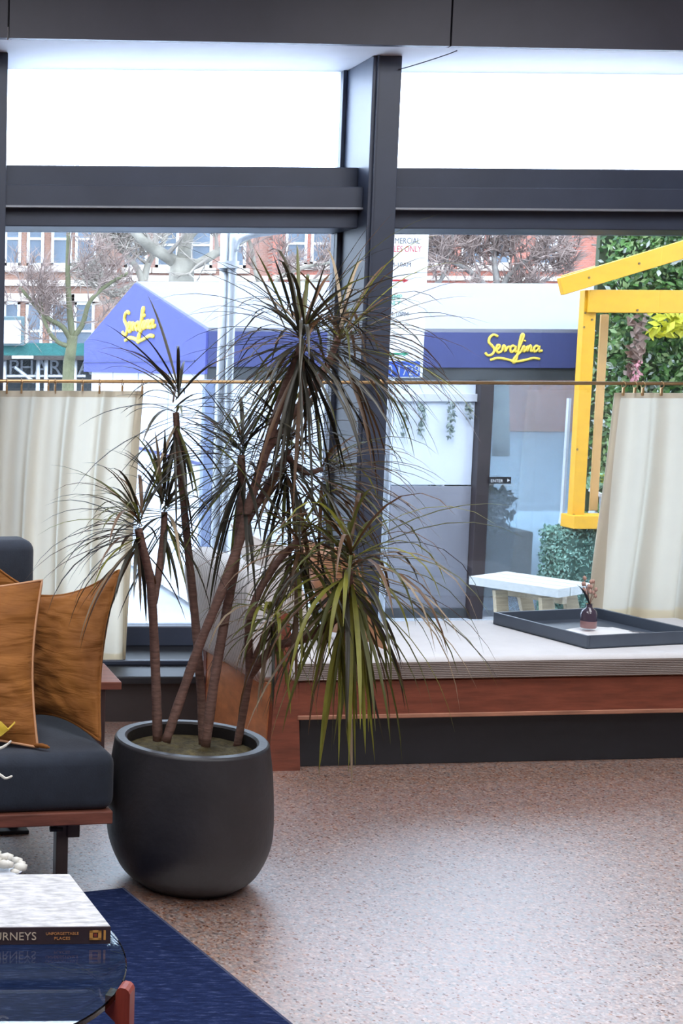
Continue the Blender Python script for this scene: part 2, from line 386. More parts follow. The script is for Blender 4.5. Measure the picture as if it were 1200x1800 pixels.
# ---- trees
def branch_path(p, d, L, n, rnd, wob, lift):
    pts = [p.copy()]; d = d.normalized()
    for i in range(n):
        d = (d + Vector((rnd.uniform(-1, 1), rnd.uniform(-1, 1), rnd.uniform(-1, 1))) * wob + Vector((0, 0, lift))).normalized()
        pts.append(pts[-1] + d * (L / n))
    return pts
def tree(label, mains, bark, twig_m, seed, levels=3, kids=5, ratio=.5, spread=.8, wob=.16, lift=.04, minr=.012):
    """mains: list of (points, r0, r1); first is the trunk. Side branches and fine twigs grow by recursion."""
    rnd = random.Random(seed)
    t = thing('bare_tree', label, 'tree', mains[0][0][0])
    tw = MB()
    def grow(pts, r0, r1, lev):
        L = sum((pts[i + 1] - pts[i]).length for i in range(len(pts) - 1))
        for k in range(kids + (2 if lev == 1 else 0)):
            f = rnd.uniform(.25, 1.0); i = min(int(f * (len(pts) - 1)), len(pts) - 2)
            p = pts[i].lerp(pts[i + 1], f * (len(pts) - 1) - i if f < 1 else 1)
            d = (pts[i + 1] - pts[i]).normalized()
            o = Vector((rnd.uniform(-1, 1), rnd.uniform(-1, 1) * .7, rnd.uniform(-.5, 1))).normalized()
            nd = (d * (1 - spread * .5) + o * spread).normalized()
            r = max(minr, (r0 + (r1 - r0) * f) * rnd.uniform(.35, .6))
            ll = max(.35, L * ratio * rnd.uniform(.6, 1.15))
            bp = branch_path(p, nd, ll, 5 if lev < levels else 3, rnd, wob, lift)
            tw.tube(bp, [r * (1 - .75 * j / (len(bp) - 1)) for j in range(len(bp))], 5 if lev == 1 else 3, cap=False)
            if lev < levels: grow(bp, r, r * .3, lev + 1)
    for i, (pts, r0, r1) in enumerate(mains):
        sp = spline(pts, 5)
        MB().tube(sp, [r0 + (r1 - r0) * j / (len(sp) - 1) for j in range(len(sp))], 10).obj('trunk' if i == 0 else 'branch', bark, t, True)
        if i > 0 or len(mains) == 1: grow(sp, r0, r1, 1)
    tw.obj('twigs', twig_m, t, False, 'stuff', fix=False)
    return t
bark_pale = mat('pale_mottled_bark', (.27, .245, .20), .9, .5, 3)
bark_grey = mat('grey_bark', (.22, .20, .18), .9, .35, 4)
bark_olive = mat('olive_bark', (.13, .13, .07), .9, .3, 4)
twig_pale = mat('pale_twig', (.30, .26, .22), .9, .3, 2)
twig_dark = mat('dark_twig', (.13, .11, .10), .9, .3, 2)
twig_rose = mat('rose_twig', (.25, .185, .16), .9, .3, 2)
Y1 = 24.0
A = lambda x, y, Y=Y1: at(x, y, Y)
tree('large pale forked tree trunk rising behind the white awning ridge', [
    ([hz(318, 960, ST), A(316, 640), A(318, 500), A(322, 455)], .26, .20),
    ([A(320, 470), A(295, 452), A(262, 432), A(235, 405), A(200, 360)], .12, .06),
    ([A(322, 460), A(328, 420), A(345, 400), A(385, 370)], .13, .07),
    ([A(325, 470), A(350, 462), A(385, 442), A(430, 420), A(480, 390)], .09, .05),
    ([A(250, 425), A(238, 400), A(240, 350)], .06, .04)], bark_pale, twig_pale, 3, levels=3, kids=4, ratio=.45)
Y2 = 28.0
B = lambda x, y: at(x, y, Y2)
tree('slim dark street tree with upswept branches left of the blue gable', [
    ([hz(118, 830, ST), B(120, 660), B(124, 620), B(128, 590)], .13, .10),
    ([B(126, 600), B(110, 575), B(85, 560), B(60, 535), B(35, 505)], .06, .03),
    ([B(127, 595), B(122, 540), B(119, 480), B(120, 410), B(118, 360)], .07, .03),
    ([B(127, 595), B(145, 570), B(158, 530), B(190, 500), B(225, 480)], .06, .03),
    ([B(126, 610), B(100, 600), B(80, 570), B(68, 520)], .05, .03)], bark_olive, twig_rose, 5, levels=3, kids=6, ratio=.5, minr=.010)
Y3 = 33.0
D3 = lambda x, y: at(x, y, Y3)
tree('pale twiggy tree filling the gap above the blue gable peak', [
    ([hz(245, 800, ST), D3(250, 560), D3(252, 500)], .2, .14),
    ([D3(252, 500), D3(240, 470), D3(215, 440), D3(190, 400)], .09, .04), ([D3(252, 500), D3(262, 460), D3(290, 420), D3(300, 370)], .09, .04),
    ([D3(252, 510), D3(230, 500), D3(200, 520), D3(160, 500)], .07, .03)], bark_pale, twig_pale, 8, levels=3, kids=8, ratio=.5, minr=.014)
tree('rosy twiggy tree behind the right half of the white awning roof', [
    ([hz(880, 800, ST), D3(880, 600), D3(878, 540)], .2, .14),
    ([D3(878, 540), D3(850, 500), D3(815, 470), D3(770, 455)], .09, .035), ([D3(878, 540), D3(890, 490), D3(930, 455), D3(980, 440)], .09, .035),
    ([D3(878, 540), D3(872, 490), D3(868, 440), D3(880, 380)], .09, .035), ([D3(880, 545), D3(920, 510), D3(965, 490)], .08, .03)], bark_grey, twig_rose, 11, levels=3, kids=8, ratio=.5, minr=.014)
tree('pale tree with a low branch sweeping over the yellow rafter', [
    ([hz(1290, 800, ST), D3(1290, 560), D3(1270, 480)], .26, .18),
    ([D3(1280, 500), D3(1200, 450), D3(1150, 418), D3(1105, 402), D3(1040, 398)], .12, .04),
    ([D3(1275, 490), D3(1250, 420), D3(1230, 350)], .14, .08), ([D3(1160, 425), D3(1120, 440), D3(1040, 430)], .05, .02)], bark_pale, twig_pale, 14, levels=3, kids=5, ratio=.45, minr=.013)
tree('bare tree with thin pale branches behind the galvanised pole', [
    ([hz(470, 800, ST), D3(470, 590), D3(468, 530)], .16, .12),
    ([D3(468, 530), D3(490, 490), D3(535, 470), D3(590, 460)], .07, .03), ([D3(468, 530), D3(450, 480), D3(440, 430), D3(420, 390)], .07, .03),
    ([D3(470, 540), D3(520, 500), D3(580, 490), D3(640, 470)], .06, .03)], bark_pale, twig_rose, 17, levels=3, kids=6, ratio=.45, minr=.012)
tree('bare tree with a dark curved branch beside the white street sign', [
    ([hz(740, 800, ST), D3(742, 560), D3(745, 505)], .16, .12),
    ([D3(745, 510), D3(765, 500), D3(778, 486), D3(790, 440), D3(800, 390)], .06, .03), ([D3(745, 510), D3(738, 470), D3(752, 430), D3(770, 400)], .06, .03),
    ([D3(745, 510), D3(715, 480), D3(705, 430)], .05, .03)], bark_grey, twig_rose, 19, levels=3, kids=6, ratio=.45, minr=.012)

# ---- the blue awning structure
YS = 11.3
blue = mat('blue_canvas', (.055, .066, .27), .75, .06, 3, bump=.05, bscale=160)
navy = mat('navy_canvas', (.046, .056, .165), .75, .06, 3, bump=.05, bscale=160)
roofm = mat('white_canvas', (.195, .20, .235), .7, .05, 1.2)
yellow_print = mat('yellow_lettering', (.80, .58, .08), .6, .08, 6)
panel_white = mat('white_panel', (.58, .62, .70), .25, .06, .8)
panel_grey = mat('grey_panel', (.19, .19, .22), .35, .2, 1.2)
sx0, sx1 = at(366, 583, YS).x, at(1650, 583, YS).x
ze, zv = at(500, 583, YS).z, at(500, 645, YS).z
YF = YS + 5.4; YR = (YS + YF) / 2
zr = at(250, 500, YR).z
aw = thing('dining_shed', 'blue gabled dining shed with white canvas roof and yellow script lettering', 'shed', ((sx0 + sx1) / 2, YR, ST))
MB().poly([(sx0, YS, ze), (sx1, YS, ze), (sx1, YR, zr), (sx0, YR, zr)], (0, 0, .03)).obj('roof_slope', roofm, aw)
MB().poly([(sx0, YF, ze), (sx1, YF, ze), (sx1, YR, zr), (sx0, YR, zr)], (0, 0, .03)).obj('roof_slope', roofm, aw)
MB().poly([(sx0 - .02, YS - .01, zv - .06), (sx0 - .02, YS - .01, ze), (sx0 - .02, YR, zr + .01), (sx0 - .02, YF, ze), (sx0 - .02, YF, zv - .06)], (.02, 0, 0)).obj('gable', blue, aw)
MB().box((sx0, YS - .02, zv), (sx1, YS, ze)).obj('valance', navy, aw)
MB().box((sx0, YS + .0, zv - .10), (sx1, YS + .08, zv)).obj('header_bar', mat('dark_bar', (.05, .055, .06), .5, .2, 3), aw)
MB().box((sx0 - .03, YS + .3, at(250, 636, YS + 2).z), (sx0 - .02, YF, at(250, 634, YS + 2).z)).obj('gable_seam', navy, aw)
# hand-lettered script: strokes in a unit frame (x along, y up)
strokes = [
    [(.20, .92), (.12, .98), (.05, .88), (.04, .72), (.10, .60), (.15, .46), (.11, .30), (.03, .26), (-.02, .36)],
    [(.15, .42), (.22, .50), (.24, .60), (.20, .62), (.18, .48), (.22, .36), (.29, .42)],
    [(.29, .42), (.31, .60), (.34, .56), (.35, .40), (.38, .52), (.43, .58)],
    [(.53, .56), (.48, .60), (.44, .50), (.47, .38), (.53, .48), (.54, .60), (.54, .40), (.58, .42)],
    [(.58, .42), (.64, .70), (.68, .96), (.64, .98), (.61, .70), (.58, .30), (.55, .06), (.51, .02), (.53, .18), (.64, .40)],
    [(.64, .40), (.69, .60), (.69, .40), (.73, .46)], [(.70, .76), (.71, .80)],
    [(.73, .42), (.75, .60), (.76, .42), (.80, .60), (.83, .56), (.83, .42), (.87, .44)],
    [(.97, .56), (.92, .60), (.88, .50), (.90, .40), (.96, .48), (.98, .60), (.98, .42), (1.04, .44)],
    [(.08, .10), (.22, .17), (.40, .12), (.55, .05), (.72, .10), (.88, .17), (1.0, .14)]]
def script(name, org, xd, zd, W, H, r, parent, off):
    mb = MB(); org, xd, zd = Vector(org), Vector(xd), Vector(zd)
    for st in strokes:
        pts = spline([(x, y, 0) for x, y in st], 5)
        mb.tube([org + off + xd * (p.x * W) + zd * (p.y * H) for p in pts], r, 5)
    return mb.obj(name, yellow_print, parent, True)
a, b = at(851, 638, YS), at(948, 588, YS)
script('script_lettering', (a.x, YS - .02, a.z), (1, 0, 0), (0, 0, 1), b.x - a.x, b.z - a.z, .011, aw, Vector((0, -.004, 0)))
g0 = at(222, 603, YR + .9); g1 = at(279, 545, YR - .6)
yA, yB = sx0 / (at(222, 575, 10).x / 10), sx0 / (at(276, 575, 10).x / 10)
script('script_lettering', (sx0 - .02, yA, at(235, 603, YR).z), (0, -1, 0), (0, 0, 1), yA - yB, at(235, 545, YR).z - at(235, 603, YR).z, .020, aw, Vector((-.008, 0, 0)))
# shed front wall: panels, posts, glass door
def px_x(x, y=850, Y=YS): return at(x, y, Y).x
zt = zv - .10
zk = at(760, 853, YS).z
for a, b in ((372, 470), (474, 575), (580, 684), (688, 833)):
    MB().box((px_x(a) + .01, YS + .03, zk), (px_x(b) - .01, YS + .05, zt), .004).obj('white_panel', panel_white, aw)
    MB().box((px_x(a) + .01, YS + .02, ST + .05), (px_x(b) - .01, YS + .06, zk - .01), .004).obj('kick_panel', panel_grey if a > 600 else panel_white, aw)
MB().box((px_x(690), YS + .0, at(760, 706, YS).z), (px_x(833), YS + .05, at(760, 692, YS).z), .004).obj('cross_bar', mat('grey_bar', (.45, .46, .50), .5, .1, 3), aw)
MB().box((px_x(372), YS + .0, ST), (px_x(833), YS + .07, ST + .08)).obj('base_rail', mat('dark_bar', (.05, .055, .06)), aw)
MB().box((px_x(836, 750), YS - .06, ST), (px_x(859, 750), YS + .08, zt), .006).obj('door_post', mat('black_brown_post', (.028, .020, .022), .45, .3, 4), aw)
dr = MB().box((px_x(862), YS + .02, ST + .06), (px_x(1012), YS + .03, zt)).obj('glass_door', glass('tinted_door_glass', (.62, .74, .80), 1.5, .2, (.62, .72, .82)), aw)
sg = MB().box((px_x(852), YS - .075, at(870, 849, YS).z), (px_x(890), YS - .062, at(870, 837, YS).z), .002).obj('door_sign', black, dr)
text('lettering', 'ENTER', .036, (px_x(854), YS - .0762, at(870, 846.5, YS).z), (1, 0, 0), (0, 0, 1), sash, dr, .0008, sx=.95)
MB().poly([(px_x(883), YS - .0762, at(870, 840, YS).z), (px_x(888), YS - .0762, at(870, 843, YS).z), (px_x(883), YS - .0762, at(870, 846, YS).z)], (0, -.001, 0)).obj('arrow', sash, dr)
MB().box((px_x(372) - .075, YS + .0, ST), (px_x(372), YS + .1, zt), .006).obj('corner_post', mat('blue_post', (.15, .19, .30), .5, .1, 3), aw)
yq = [YS + .12 + 1.25 * k for k in range(5)]
for a, b in zip(yq, yq[1:]):
    MB().box((sx0 + .02, a + .02, ST + .05), (sx0 + .05, b - .02, zv - .06), .004).obj('side_panel', panel_white, aw)
MB().box((sx0 - .01, YS + .1, at(300, 800, YS + 1.5).z), (sx0 + .02, YF - .2, at(300, 796, YS + 1.5).z)).obj('side_rail', navy, aw)
# sliding sheet and planting behind the door glass
MB().tube([at(1000, 700, YS - .05), at(988, 900, YS - .05), at(964, 1060, YS - .05)], .02, 6).obj('plastic_edge', panel_white, aw)
MB().box((px_x(862), YS + .9, ST + .02), (px_x(1040), YS + 1.3, at(930, 935, YS + .9).z), .01).obj('planter', mat('dark_planter', (.03, .035, .038), .6, .2, 3), aw)
MB().box((px_x(862), YS + 3.4, ST), (px_x(1100), YS + 3.5, zt), .01).obj('inner_wall', mat('inner_wall_paint', (.42, .47, .53), .7, .2, .7), aw)

rl = random.Random(4)
def leaf_cloud(boxes, n, size, rnd):
    mb = MB()
    for _ in range(n):
        lo, hi = rnd.choice(boxes)
        c = Vector(rnd.uniform(lo[i], hi[i]) for i in range(3))
        nrm = Vector((rnd.uniform(-1, 1), rnd.uniform(-1.6, .2), rnd.uniform(-.5, 1))).normalized()
        u = nrm.orthogonal().normalized(); u = (Matrix.Rotation(rnd.uniform(0, 6.28), 3, nrm) @ u); v = nrm.cross(u)
        s = size * rnd.uniform(.6, 1.3)
        mb.add([c - u * s, c + v * s * .5 + nrm * s * .1, c + u * s, c - v * s * .5 + nrm * s * .1], [(0, 1, 2), (0, 2, 3)])
    return mb
dk = mat('dark_shrub_leaf', (.05, .075, .06), .6, .4, 6, trans=.2)
o = leaf_cloud([((px_x(866), YS + .85, at(0, 935, YS + 1).z), (px_x(1000), YS + 1.3, at(0, 855, YS + 1).z))], 900, .045, rl).obj('shrub_leaves', dk, aw, False, 'stuff', fix=False)
# hanging vines on the white panel
vine = mat('vine_leaf', (.16, .20, .18), .6, .4, 6)
for p, y1, k in ((703, 765, 7), (733, 770, 12), (785, 770, 12), (815, 740, 6)):
    zt_, zb_ = at(p, 708, YS).z, at(p, y1, YS).z
    leaf_cloud([((px_x(p - 6), YS - .04, zb_ + (zt_ - zb_) * j / 6), (px_x(p + 6), YS - .01, zb_ + (zt_ - zb_) * (j + 1) / 6)) for j in range(6)], k * 5, .022, rl).obj('vine', vine, aw, False, 'stuff', fix=False)

# ---- outdoor bench
bench_w = mat('weathered_white_wood', (.42, .42, .40), .7, .12, 6, stretch=(1, 8, 8), bump=.1)
tanw = wood('tan_wood', (.38, .30, .19))
hb = ST + .56
q = [hz(824, 1013, hb), hz(980, 1036, hb), hz(985, 1023, hb), hz(890, 1004, hb)]
q[2] = q[1] + (q[3] - q[0])
be = thing('outdoor_bench', 'weathered white wooden bench on slanted legs outside the glass door', 'bench', ((q[0] + q[2]) / 2).to_2d().to_3d() + Vector((0, 0, ST)))
for k in range(3):
    f0, f1 = k / 3 + .01, (k + 1) / 3 - .01
    MB().poly([q[0].lerp(q[3], f0), q[1].lerp(q[2], f0), q[1].lerp(q[2], f1), q[0].lerp(q[3], f1)], (0, 0, -.06)).obj('seat_plank', bench_w, be)
for f in (.28, .80):
    for g, s in ((.2, -.06), (.8, .06)):
        tp = q[0].lerp(q[1], f).lerp(q[3].lerp(q[2], f), g) + Vector((0, 0, -.08)); ft = tp.copy(); ft.z = ST; ft += Vector((.09, 0, 0)) + (q[3] - q[0]).normalized() * s
        MB().beam(tp, ft, .09, .05, (0, 1, 0), .004).obj('leg', tanw, be)
a, b = [q[0].lerp(q[1], f).lerp(q[3].lerp(q[2], f), .5) for f in (.2, .88)]
MB().beam(a + Vector((0, 0, -.11)), b + Vector((0, 0, -.11)), .05, .05).obj('stretcher', tanw, be)

# ---- yellow timber shed with ivy
YY = 10.0
yel = mat('yellow_painted_timber', (.60, .30, .006), .5, .07, 5, stretch=(1, 4, 4), bump=.05)
yb_ = thing('yellow_shed', 'bright yellow timber frame shed with sloping rafter on the right', 'shed', at(1028, 1000, YY).to_2d().to_3d() + Vector((0, 0, ST)))
xp0, xp1 = at(1025, 560, YY).x, at(1047, 560, YY).x
zbeam0, zbeam1 = at(1100, 550, YY).z, at(1100, 510, YY).z
zsill1, zsill0 = at(1030, 905, YY).z, at(1030, 928, YY).z
MB().box((xp0, YY, zsill0), (xp1, YY + .07, zbeam1), .004).obj('post', yel, yb_)
MB().box((xp0 + .02, YY - .03, zbeam0), (xp0 + 3.0, YY, zbeam1), .004).obj('beam', yel, yb_)
MB().beam(at(984, 504, YY - .05), at(1420, 372, YY - .05), .045, .125, (0, 0, 1), .004).obj('rafter', yel, yb_)
MB().beam(at(990, 497, YY + 1.2), at(1420, 372, YY + 1.2), .045, .12, (0, 0, 1), .004).obj('rafter', yel, yb_)
MB().box((xp0 - .02, YY - .07, zsill0), (xp0 + 3.0, YY + .12, zsill1), .004).obj('sill_beam', yel, yb_)
MB().box((at(1048, 700, YY + .3).x, YY + .3, zsill1), (at(1062, 700, YY + .3).x, YY + .32, zbeam0), .004).obj('inner_post', mat('ochre_timber', (.42, .24, .08), .6, .1, 5), yb_)
MB().box((xp0 + 2.9, YY, ST), (xp0 + 3.0, YY + .12, zbeam1 + .3), .004).obj('post', yel, yb_)
screw = mat('dark_screw', (.12, .07, .02), .5, .1, 5)
for p in ((1035, 488), (1123, 463), (1028, 550), (1120, 545), (1026, 575), (1014, 790), (1008, 905), (1040, 562)):
    c = at(p[0], p[1], YY - .032 if p[1] < 560 and p[0] > 1030 else YY)
    if p[1] < 495: c = at(p[0], p[1], YY - .074)
    o = MB().lathe([(0, -.004), (.008, -.004), (.008, 0)], 8).obj('screw', screw, yb_)
    o.data.transform(Matrix.Translation(c) @ Matrix.Rotation(radians(-90), 4, 'X'))
iv = thing('ivy_wall', 'dense green ivy wall with pink blossom behind the yellow frame', 'ivy', at(1150, 900, YY + .75).to_2d().to_3d() + Vector((0, 0, ST)))
ix0, ix1 = at(1046, 700, YY + .8).x, at(1400, 700, YY + .8).x
izt, izb = at(1100, 455, YY + .8).z, at(1100, 915, YY + .8).z
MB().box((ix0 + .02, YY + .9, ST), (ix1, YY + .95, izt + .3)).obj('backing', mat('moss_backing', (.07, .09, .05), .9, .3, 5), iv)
ivb = [((ix0, YY + .6, izb), (ix1, YY + .9, izt + .5))]
for nm, col, n in (('mid_leaves', (.10, .21, .05), 5200), ('pale_leaves', (.26, .36, .15), 4200), ('dark_leaves', (.04, .10, .03), 3400), ('silver_leaves', (.55, .58, .54), 1300)):
    leaf_cloud(ivb, n, .030, rl).obj(nm, mat('ivy_' + nm, col, .5, .3, 5, trans=.3), iv, False, 'stuff', fix=False)
yl = mat('ivy_yellow', (.62, .60, .05), .5, .2, 5, trans=.3)
a = at(1178, 570, YY + .55)
leaf_cloud([((a.x - .14, a.y - .05, a.z - .09), (a.x + .2, a.y + .05, a.z + .09))], 90, .05, rl).obj('yellow_leaves', yl, iv, False, 'stuff', fix=False)
for p in ((1116, 648), (1120, 660), (1113, 668), (1122, 640)):
    a = at(p[0], p[1], YY + .5)
    leaf_cloud([(a - Vector((.03, .03, .03)), a + Vector((.03, .03, .03)))], 14, .022, rl).obj('blossom', mat('pink_blossom', (.80, .38, .42), .5, .2, 5, trans=.3), iv, False, 'stuff', fix=False)
a = at(1118, 600, YY + .5)
leaf_cloud([((a.x - .04, a.y - .05, a.z - .25), (a.x + .04, a.y + .05, a.z + .2))], 60, .05, rl).obj('brown_leaves', mat('ivy_brown', (.22, .14, .11), .6, .3, 5), iv, False, 'stuff', fix=False)
# clipped hedge under the sill beam
hx0, hx1 = at(990, 1000, YY - .02).x, at(1240, 1000, YY - .02).x
hd_ = thing('clipped_hedge', 'low blue green hedge box under the yellow sill beam', 'hedge', ((hx0 + hx1) / 2, YY + .1, ST))
zh1 = zsill0 - .03
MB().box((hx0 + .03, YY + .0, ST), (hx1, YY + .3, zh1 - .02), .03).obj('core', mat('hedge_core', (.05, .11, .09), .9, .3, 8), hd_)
for nm, col, n in (('leaves', (.09, .20, .16), 6500), ('pale_leaves', (.20, .34, .28), 4000)):
    leaf_cloud([((hx0, YY - .04, ST), (hx1, YY + .02, zh1)), ((hx0 - .03, YY, ST), (hx0 + .04, YY + .3, zh1)), ((hx0, YY, zh1 - .03), (hx1, YY + .3, zh1 + .02))], n, .016, rl).obj(nm, mat('hedge_' + nm, col, .5, .3, 5), hd_, False, 'stuff', fix=False)
# slatted crate with a leafy plant just inside the yellow frame
ck = thing('slatted_crate', 'pale slatted crate holding a small plant inside the yellow frame', 'crate', at(1070, 905, YY + .35))
for y_ in (862, 900):
    MB().beam(at(1036, y_ - 2, YY + .4), at(1085, y_ + 24, YY + .2), .02, .028).obj('rail', steel, ck)
for x_ in (1045, 1056, 1068):
    f = (x_ - 1036) / 49
    MB().beam(at(x_, 862 + 26 * f, YY + .4 - .2 * f), at(x_, 898 + 26 * f, YY + .4 - .2 * f), .012, .03, (0, 1, 0)).obj('slat', steel, ck)
a = at(1055, 845, YY + .42)
leaf_cloud([(a - Vector((.09, .05, .06)), a + Vector((.09, .05, .07)))], 70, .035, rl).obj('plant_leaves', mat('crate_plant_leaf', (.22, .36, .22), .5, .4, 6, trans=.2), ck, False, 'stuff', fix=False)
leaf_cloud([(a + Vector((.0, -.06, -.02)), a + Vector((.08, 0, .04)))], 16, .03, rl).obj('yellow_leaves', yl, ck, False, 'stuff', fix=False)

# ---- galvanised pole with a bent arm, parking signs
YP = 8.3
pg = thing('galvanised_pole', 'galvanised steel street pole with a bent arm outside the left window', 'pole', (at(395, 700, YP).x, YP, ST))
xq = at(397, 500, YP).x
MB().tube([(xq - .018, YP, ST), (xq - .015, YP, 3.2)], .024, 12).obj('upright', steel, pg, True)
MB().tube(spline([(xq + .03, YP - .02, ST), (xq + .03, YP - .02, at(400, 470, YP).z), (xq + .035, YP - .02, at(400, 445, YP).z), at(416, 424, YP - .02), at(440, 412, YP - .02), at(500, 403, YP - .02), at(560, 396, YP - .02)]), .026, 12).obj('bent_arm', steel, pg, True)
zc = at(397, 466, YP).z
MB().lathe([(.0, -.02), (.062, -.02), (.062, .02), (0, .02)], 20, (xq + .008, YP - .01, zc)).obj('coupling', steel, pg, 'auto')
YSg = 8.6
sgn = mat('white_sign_face', (.90, .91, .93), .5, .03, 3)
red_p = mat('red_print', (.62, .05, .06), .5, .05, 3); green_p = mat('green_print', (.05, .36, .20), .5, .05, 3); dark_p = mat('dark_print', (.10, .09, .11), .5, .05, 3); blue_p = mat('blue_print', (.06, .13, .52), .5, .05, 3)
xs1 = at(748, 530, YSg).x; xs0 = xs1 - .375
tx = (xs0 + xs1) / 2; ys_ = YSg - .003
def sline(body, y, size, mtl, par, sx=1, dx=0):
    text('lettering', body, size, (tx + dx, ys_, at(700, y, YSg).z), (1, 0, 0), (0, 0, 1), mtl, par, .0006, 'CENTER', sx=sx)
def arrow(y, mtl, par):
    z = at(700, y, YSg).z; xr = at(717, y, YSg).x
    MB().poly([(xs0 + .03, ys_, z - .005), (xr - .03, ys_, z - .005), (xr - .03, ys_, z - .014), (xr, ys_, z), (xr - .03, ys_, z + .014), (xr - .03, ys_, z + .005), (xs0 + .03, ys_, z + .005)], (0, -.001, 0)).obj('arrow', mtl, par)
spl = thing('sign_pole', 'steel pole behind the column that carries the two parking signs', 'pole', (tx, YSg + .03, ST))
MB().tube([(tx, YSg + .03, ST), (tx, YSg + .03, 2.6)], .028, 12).obj('upright', steel, spl, True)
s1 = thing('parking_sign', 'upper white parking sign with red arrow at the column edge', 'sign', (tx, YSg, at(700, 505, YSg).z), 'parking signs on the pole')
MB().box((xs0, YSg - .0025, at(700, 504, YSg).z), (xs1, YSg + .0025, at(700, 340, YSg).z), .001).obj('plate', sgn, s1)
sline('COMMERCIAL', 428, .049, dark_p, s1, .80, .01); sline('VEHICLES ONLY', 443, .054, red_p, s1, .72, .005); sline('7AM-10AM', 469, .039, dark_p, s1, .95); arrow(493, red_p, s1)
s2 = thing('parking_sign', 'lower white parking sign with green print and blue foot below the red arrow one', 'sign', (tx, YSg, at(700, 665, YSg).z), 'parking signs on the pole')
zb0 = at(700, 664, YSg).z
MB().box((xs0, YSg - .0025, zb0), (xs1, YSg + .0025, at(700, 506, YSg).z), .001).obj('plate', sgn, s2)
sline('2 HMP', 526, .042, green_p, s2, 1, -.02); sline('ONLY', 536, .037, green_p, s2, 1, -.02); sline('8AM-10PM', 556, .039, dark_p, s2, .95, 0); arrow(622, green_p, s2)
MB().box((xs0 + .006, YSg - .0035, zb0 + .006), (xs1 - .018, YSg - .0024, at(700, 635, YSg).z), .0005).obj('blue_band', blue_p, s2)
text('lettering', '10 1729', .092, (xs1 - .02, YSg - .0045, zb0 + .014), (1, 0, 0), (0, 0, 1), sash, s2, .0006, 'RIGHT', sx=.8)

# ================================================================== CURTAINS AND ROD
YRd = 5.86
zrod = at(600, 672, YRd).z
rod = thing('curtain_rod', 'thin brass cafe curtain rod running across both windows', 'curtain rod', (2.0, YRd, zrod))
MB().tube([(cols[1], YRd, zrod), (cols[6], YRd, zrod)], .0075, 10).obj('tube', brass, rod, True)
for c in cols[1:7]:
    MB().box((c + cw / 2 - .008, YRd - .004, zrod - .012), (c + cw / 2 + .008, YC, zrod + .012), .003).obj('bracket', brass, rod)
linen = mat('cream_linen', (.98, .89, .73), .9, .03, 3, bump=.15, bscale=260, trans=.78)
hemm = mat('double_linen_hem', (.74, .66, .54), .9, .06, 3, bump=.15, bscale=260, trans=.5)
def curtain(label, xt, xb_, ybot, rings, seed, amp, freq, hem_edge):
    """xt/xb_: left and right pixel x at the top and at the foot; the cloth hangs in pleats"""
    rnd = random.Random(seed)
    t = thing('cafe_curtain', label, 'curtain', (at((xt[0] + xt[1]) / 2, 900, YRd).x, YRd, ZL))
    ztop, zbot = at(100, 687, YRd).z, at(100, ybot, YRd).z
    Tl, Tr, Bl, Br = at(xt[0], 690, YRd).x, at(xt[1], 690, YRd).x, at(xb_[0], ybot, YRd).x, at(xb_[1], ybot, YRd).x
    nu, nv = 150, 36
    ph = [rnd.uniform(0, 6.28) for _ in range(4)]
    def P(u, v, off=0.0):
        e = v ** .8
        x = (Tl + (Bl - Tl) * e) * (1 - u) + (Tr + (Br - Tr) * e) * u
        a = amp * (.45 + .55 * v)
        uu = u + .02 * sin(3 * v + ph[2])
        y = a * (sin(uu * freq + ph[0]) + .45 * sin(uu * freq * 2.13 + ph[1] + v * .8) * (1 - .5 * v) + .3 * sin(uu * freq * .47 + ph[3]))
        x += .35 * a * cos(uu * freq + ph[0])
        y += -.004 * sin(pi * v)
        return Vector((x, YRd + .008 + y - off, ztop + (zbot - ztop) * v))
    def strip(u0, u1, v0, v1, nu, nv, off):
        vs = [P(u0 + (u1 - u0) * i / nu, v0 + (v1 - v0) * j / nv, off) for j in range(nv + 1) for i in range(nu + 1)]
        return MB().add(vs, [(j * (nu + 1) + i, j * (nu + 1) + i + 1, (j + 1) * (nu + 1) + i + 1, (j + 1) * (nu + 1) + i) for j in range(nv) for i in range(nu)])
    strip(0, 1, 0, 1, nu, nv, 0).obj('panel', linen, t, True, fix=False)
    strip(0, 1, 0, .022, nu, 2, .002).obj('heading_tape', hemm, t, True, fix=False)
    strip(0, 1, .945, 1.0, nu, 3, .0015).obj('bottom_hem', linen, t, True, fix=False)
    u0, u1 = hem_edge
    strip(u0, u1, 0, 1, 6, nv, .003).obj('side_hem', hemm, t, True, fix=False)
    for x in rings:
        xx = at(x, 672, YRd).x
        rg = MB().tube([(xx + .002 * sin(j), YRd + .014 * cos(j / 14 * 2 * pi), zrod - .005 + .014 * sin(j / 14 * 2 * pi)) for j in range(15)], .002, 6, cap=False).obj('ring', brass, t, True)
        MB().box((xx - .004, YRd - .006, ztop - .012), (xx + .004, YRd + .006, zrod - .018), .002).obj('clip', brass, rg)
    return t
curtain('cream linen cafe curtain hanging behind the sofa at left', (-150, 256), (-165, 226), 1172, (-120, -80, -45, 12, 38, 85, 97, 145, 175, 215, 250), 2, .044, 40, (.955, 1.0))
curtain('cream linen cafe curtain drawn to the right behind the tray', (1085, 1420), (1043, 1440), 1092, (1096, 1116, 1130, 1163, 1210, 1260, 1310, 1360, 1410), 7, .034, 30, (0, .04))

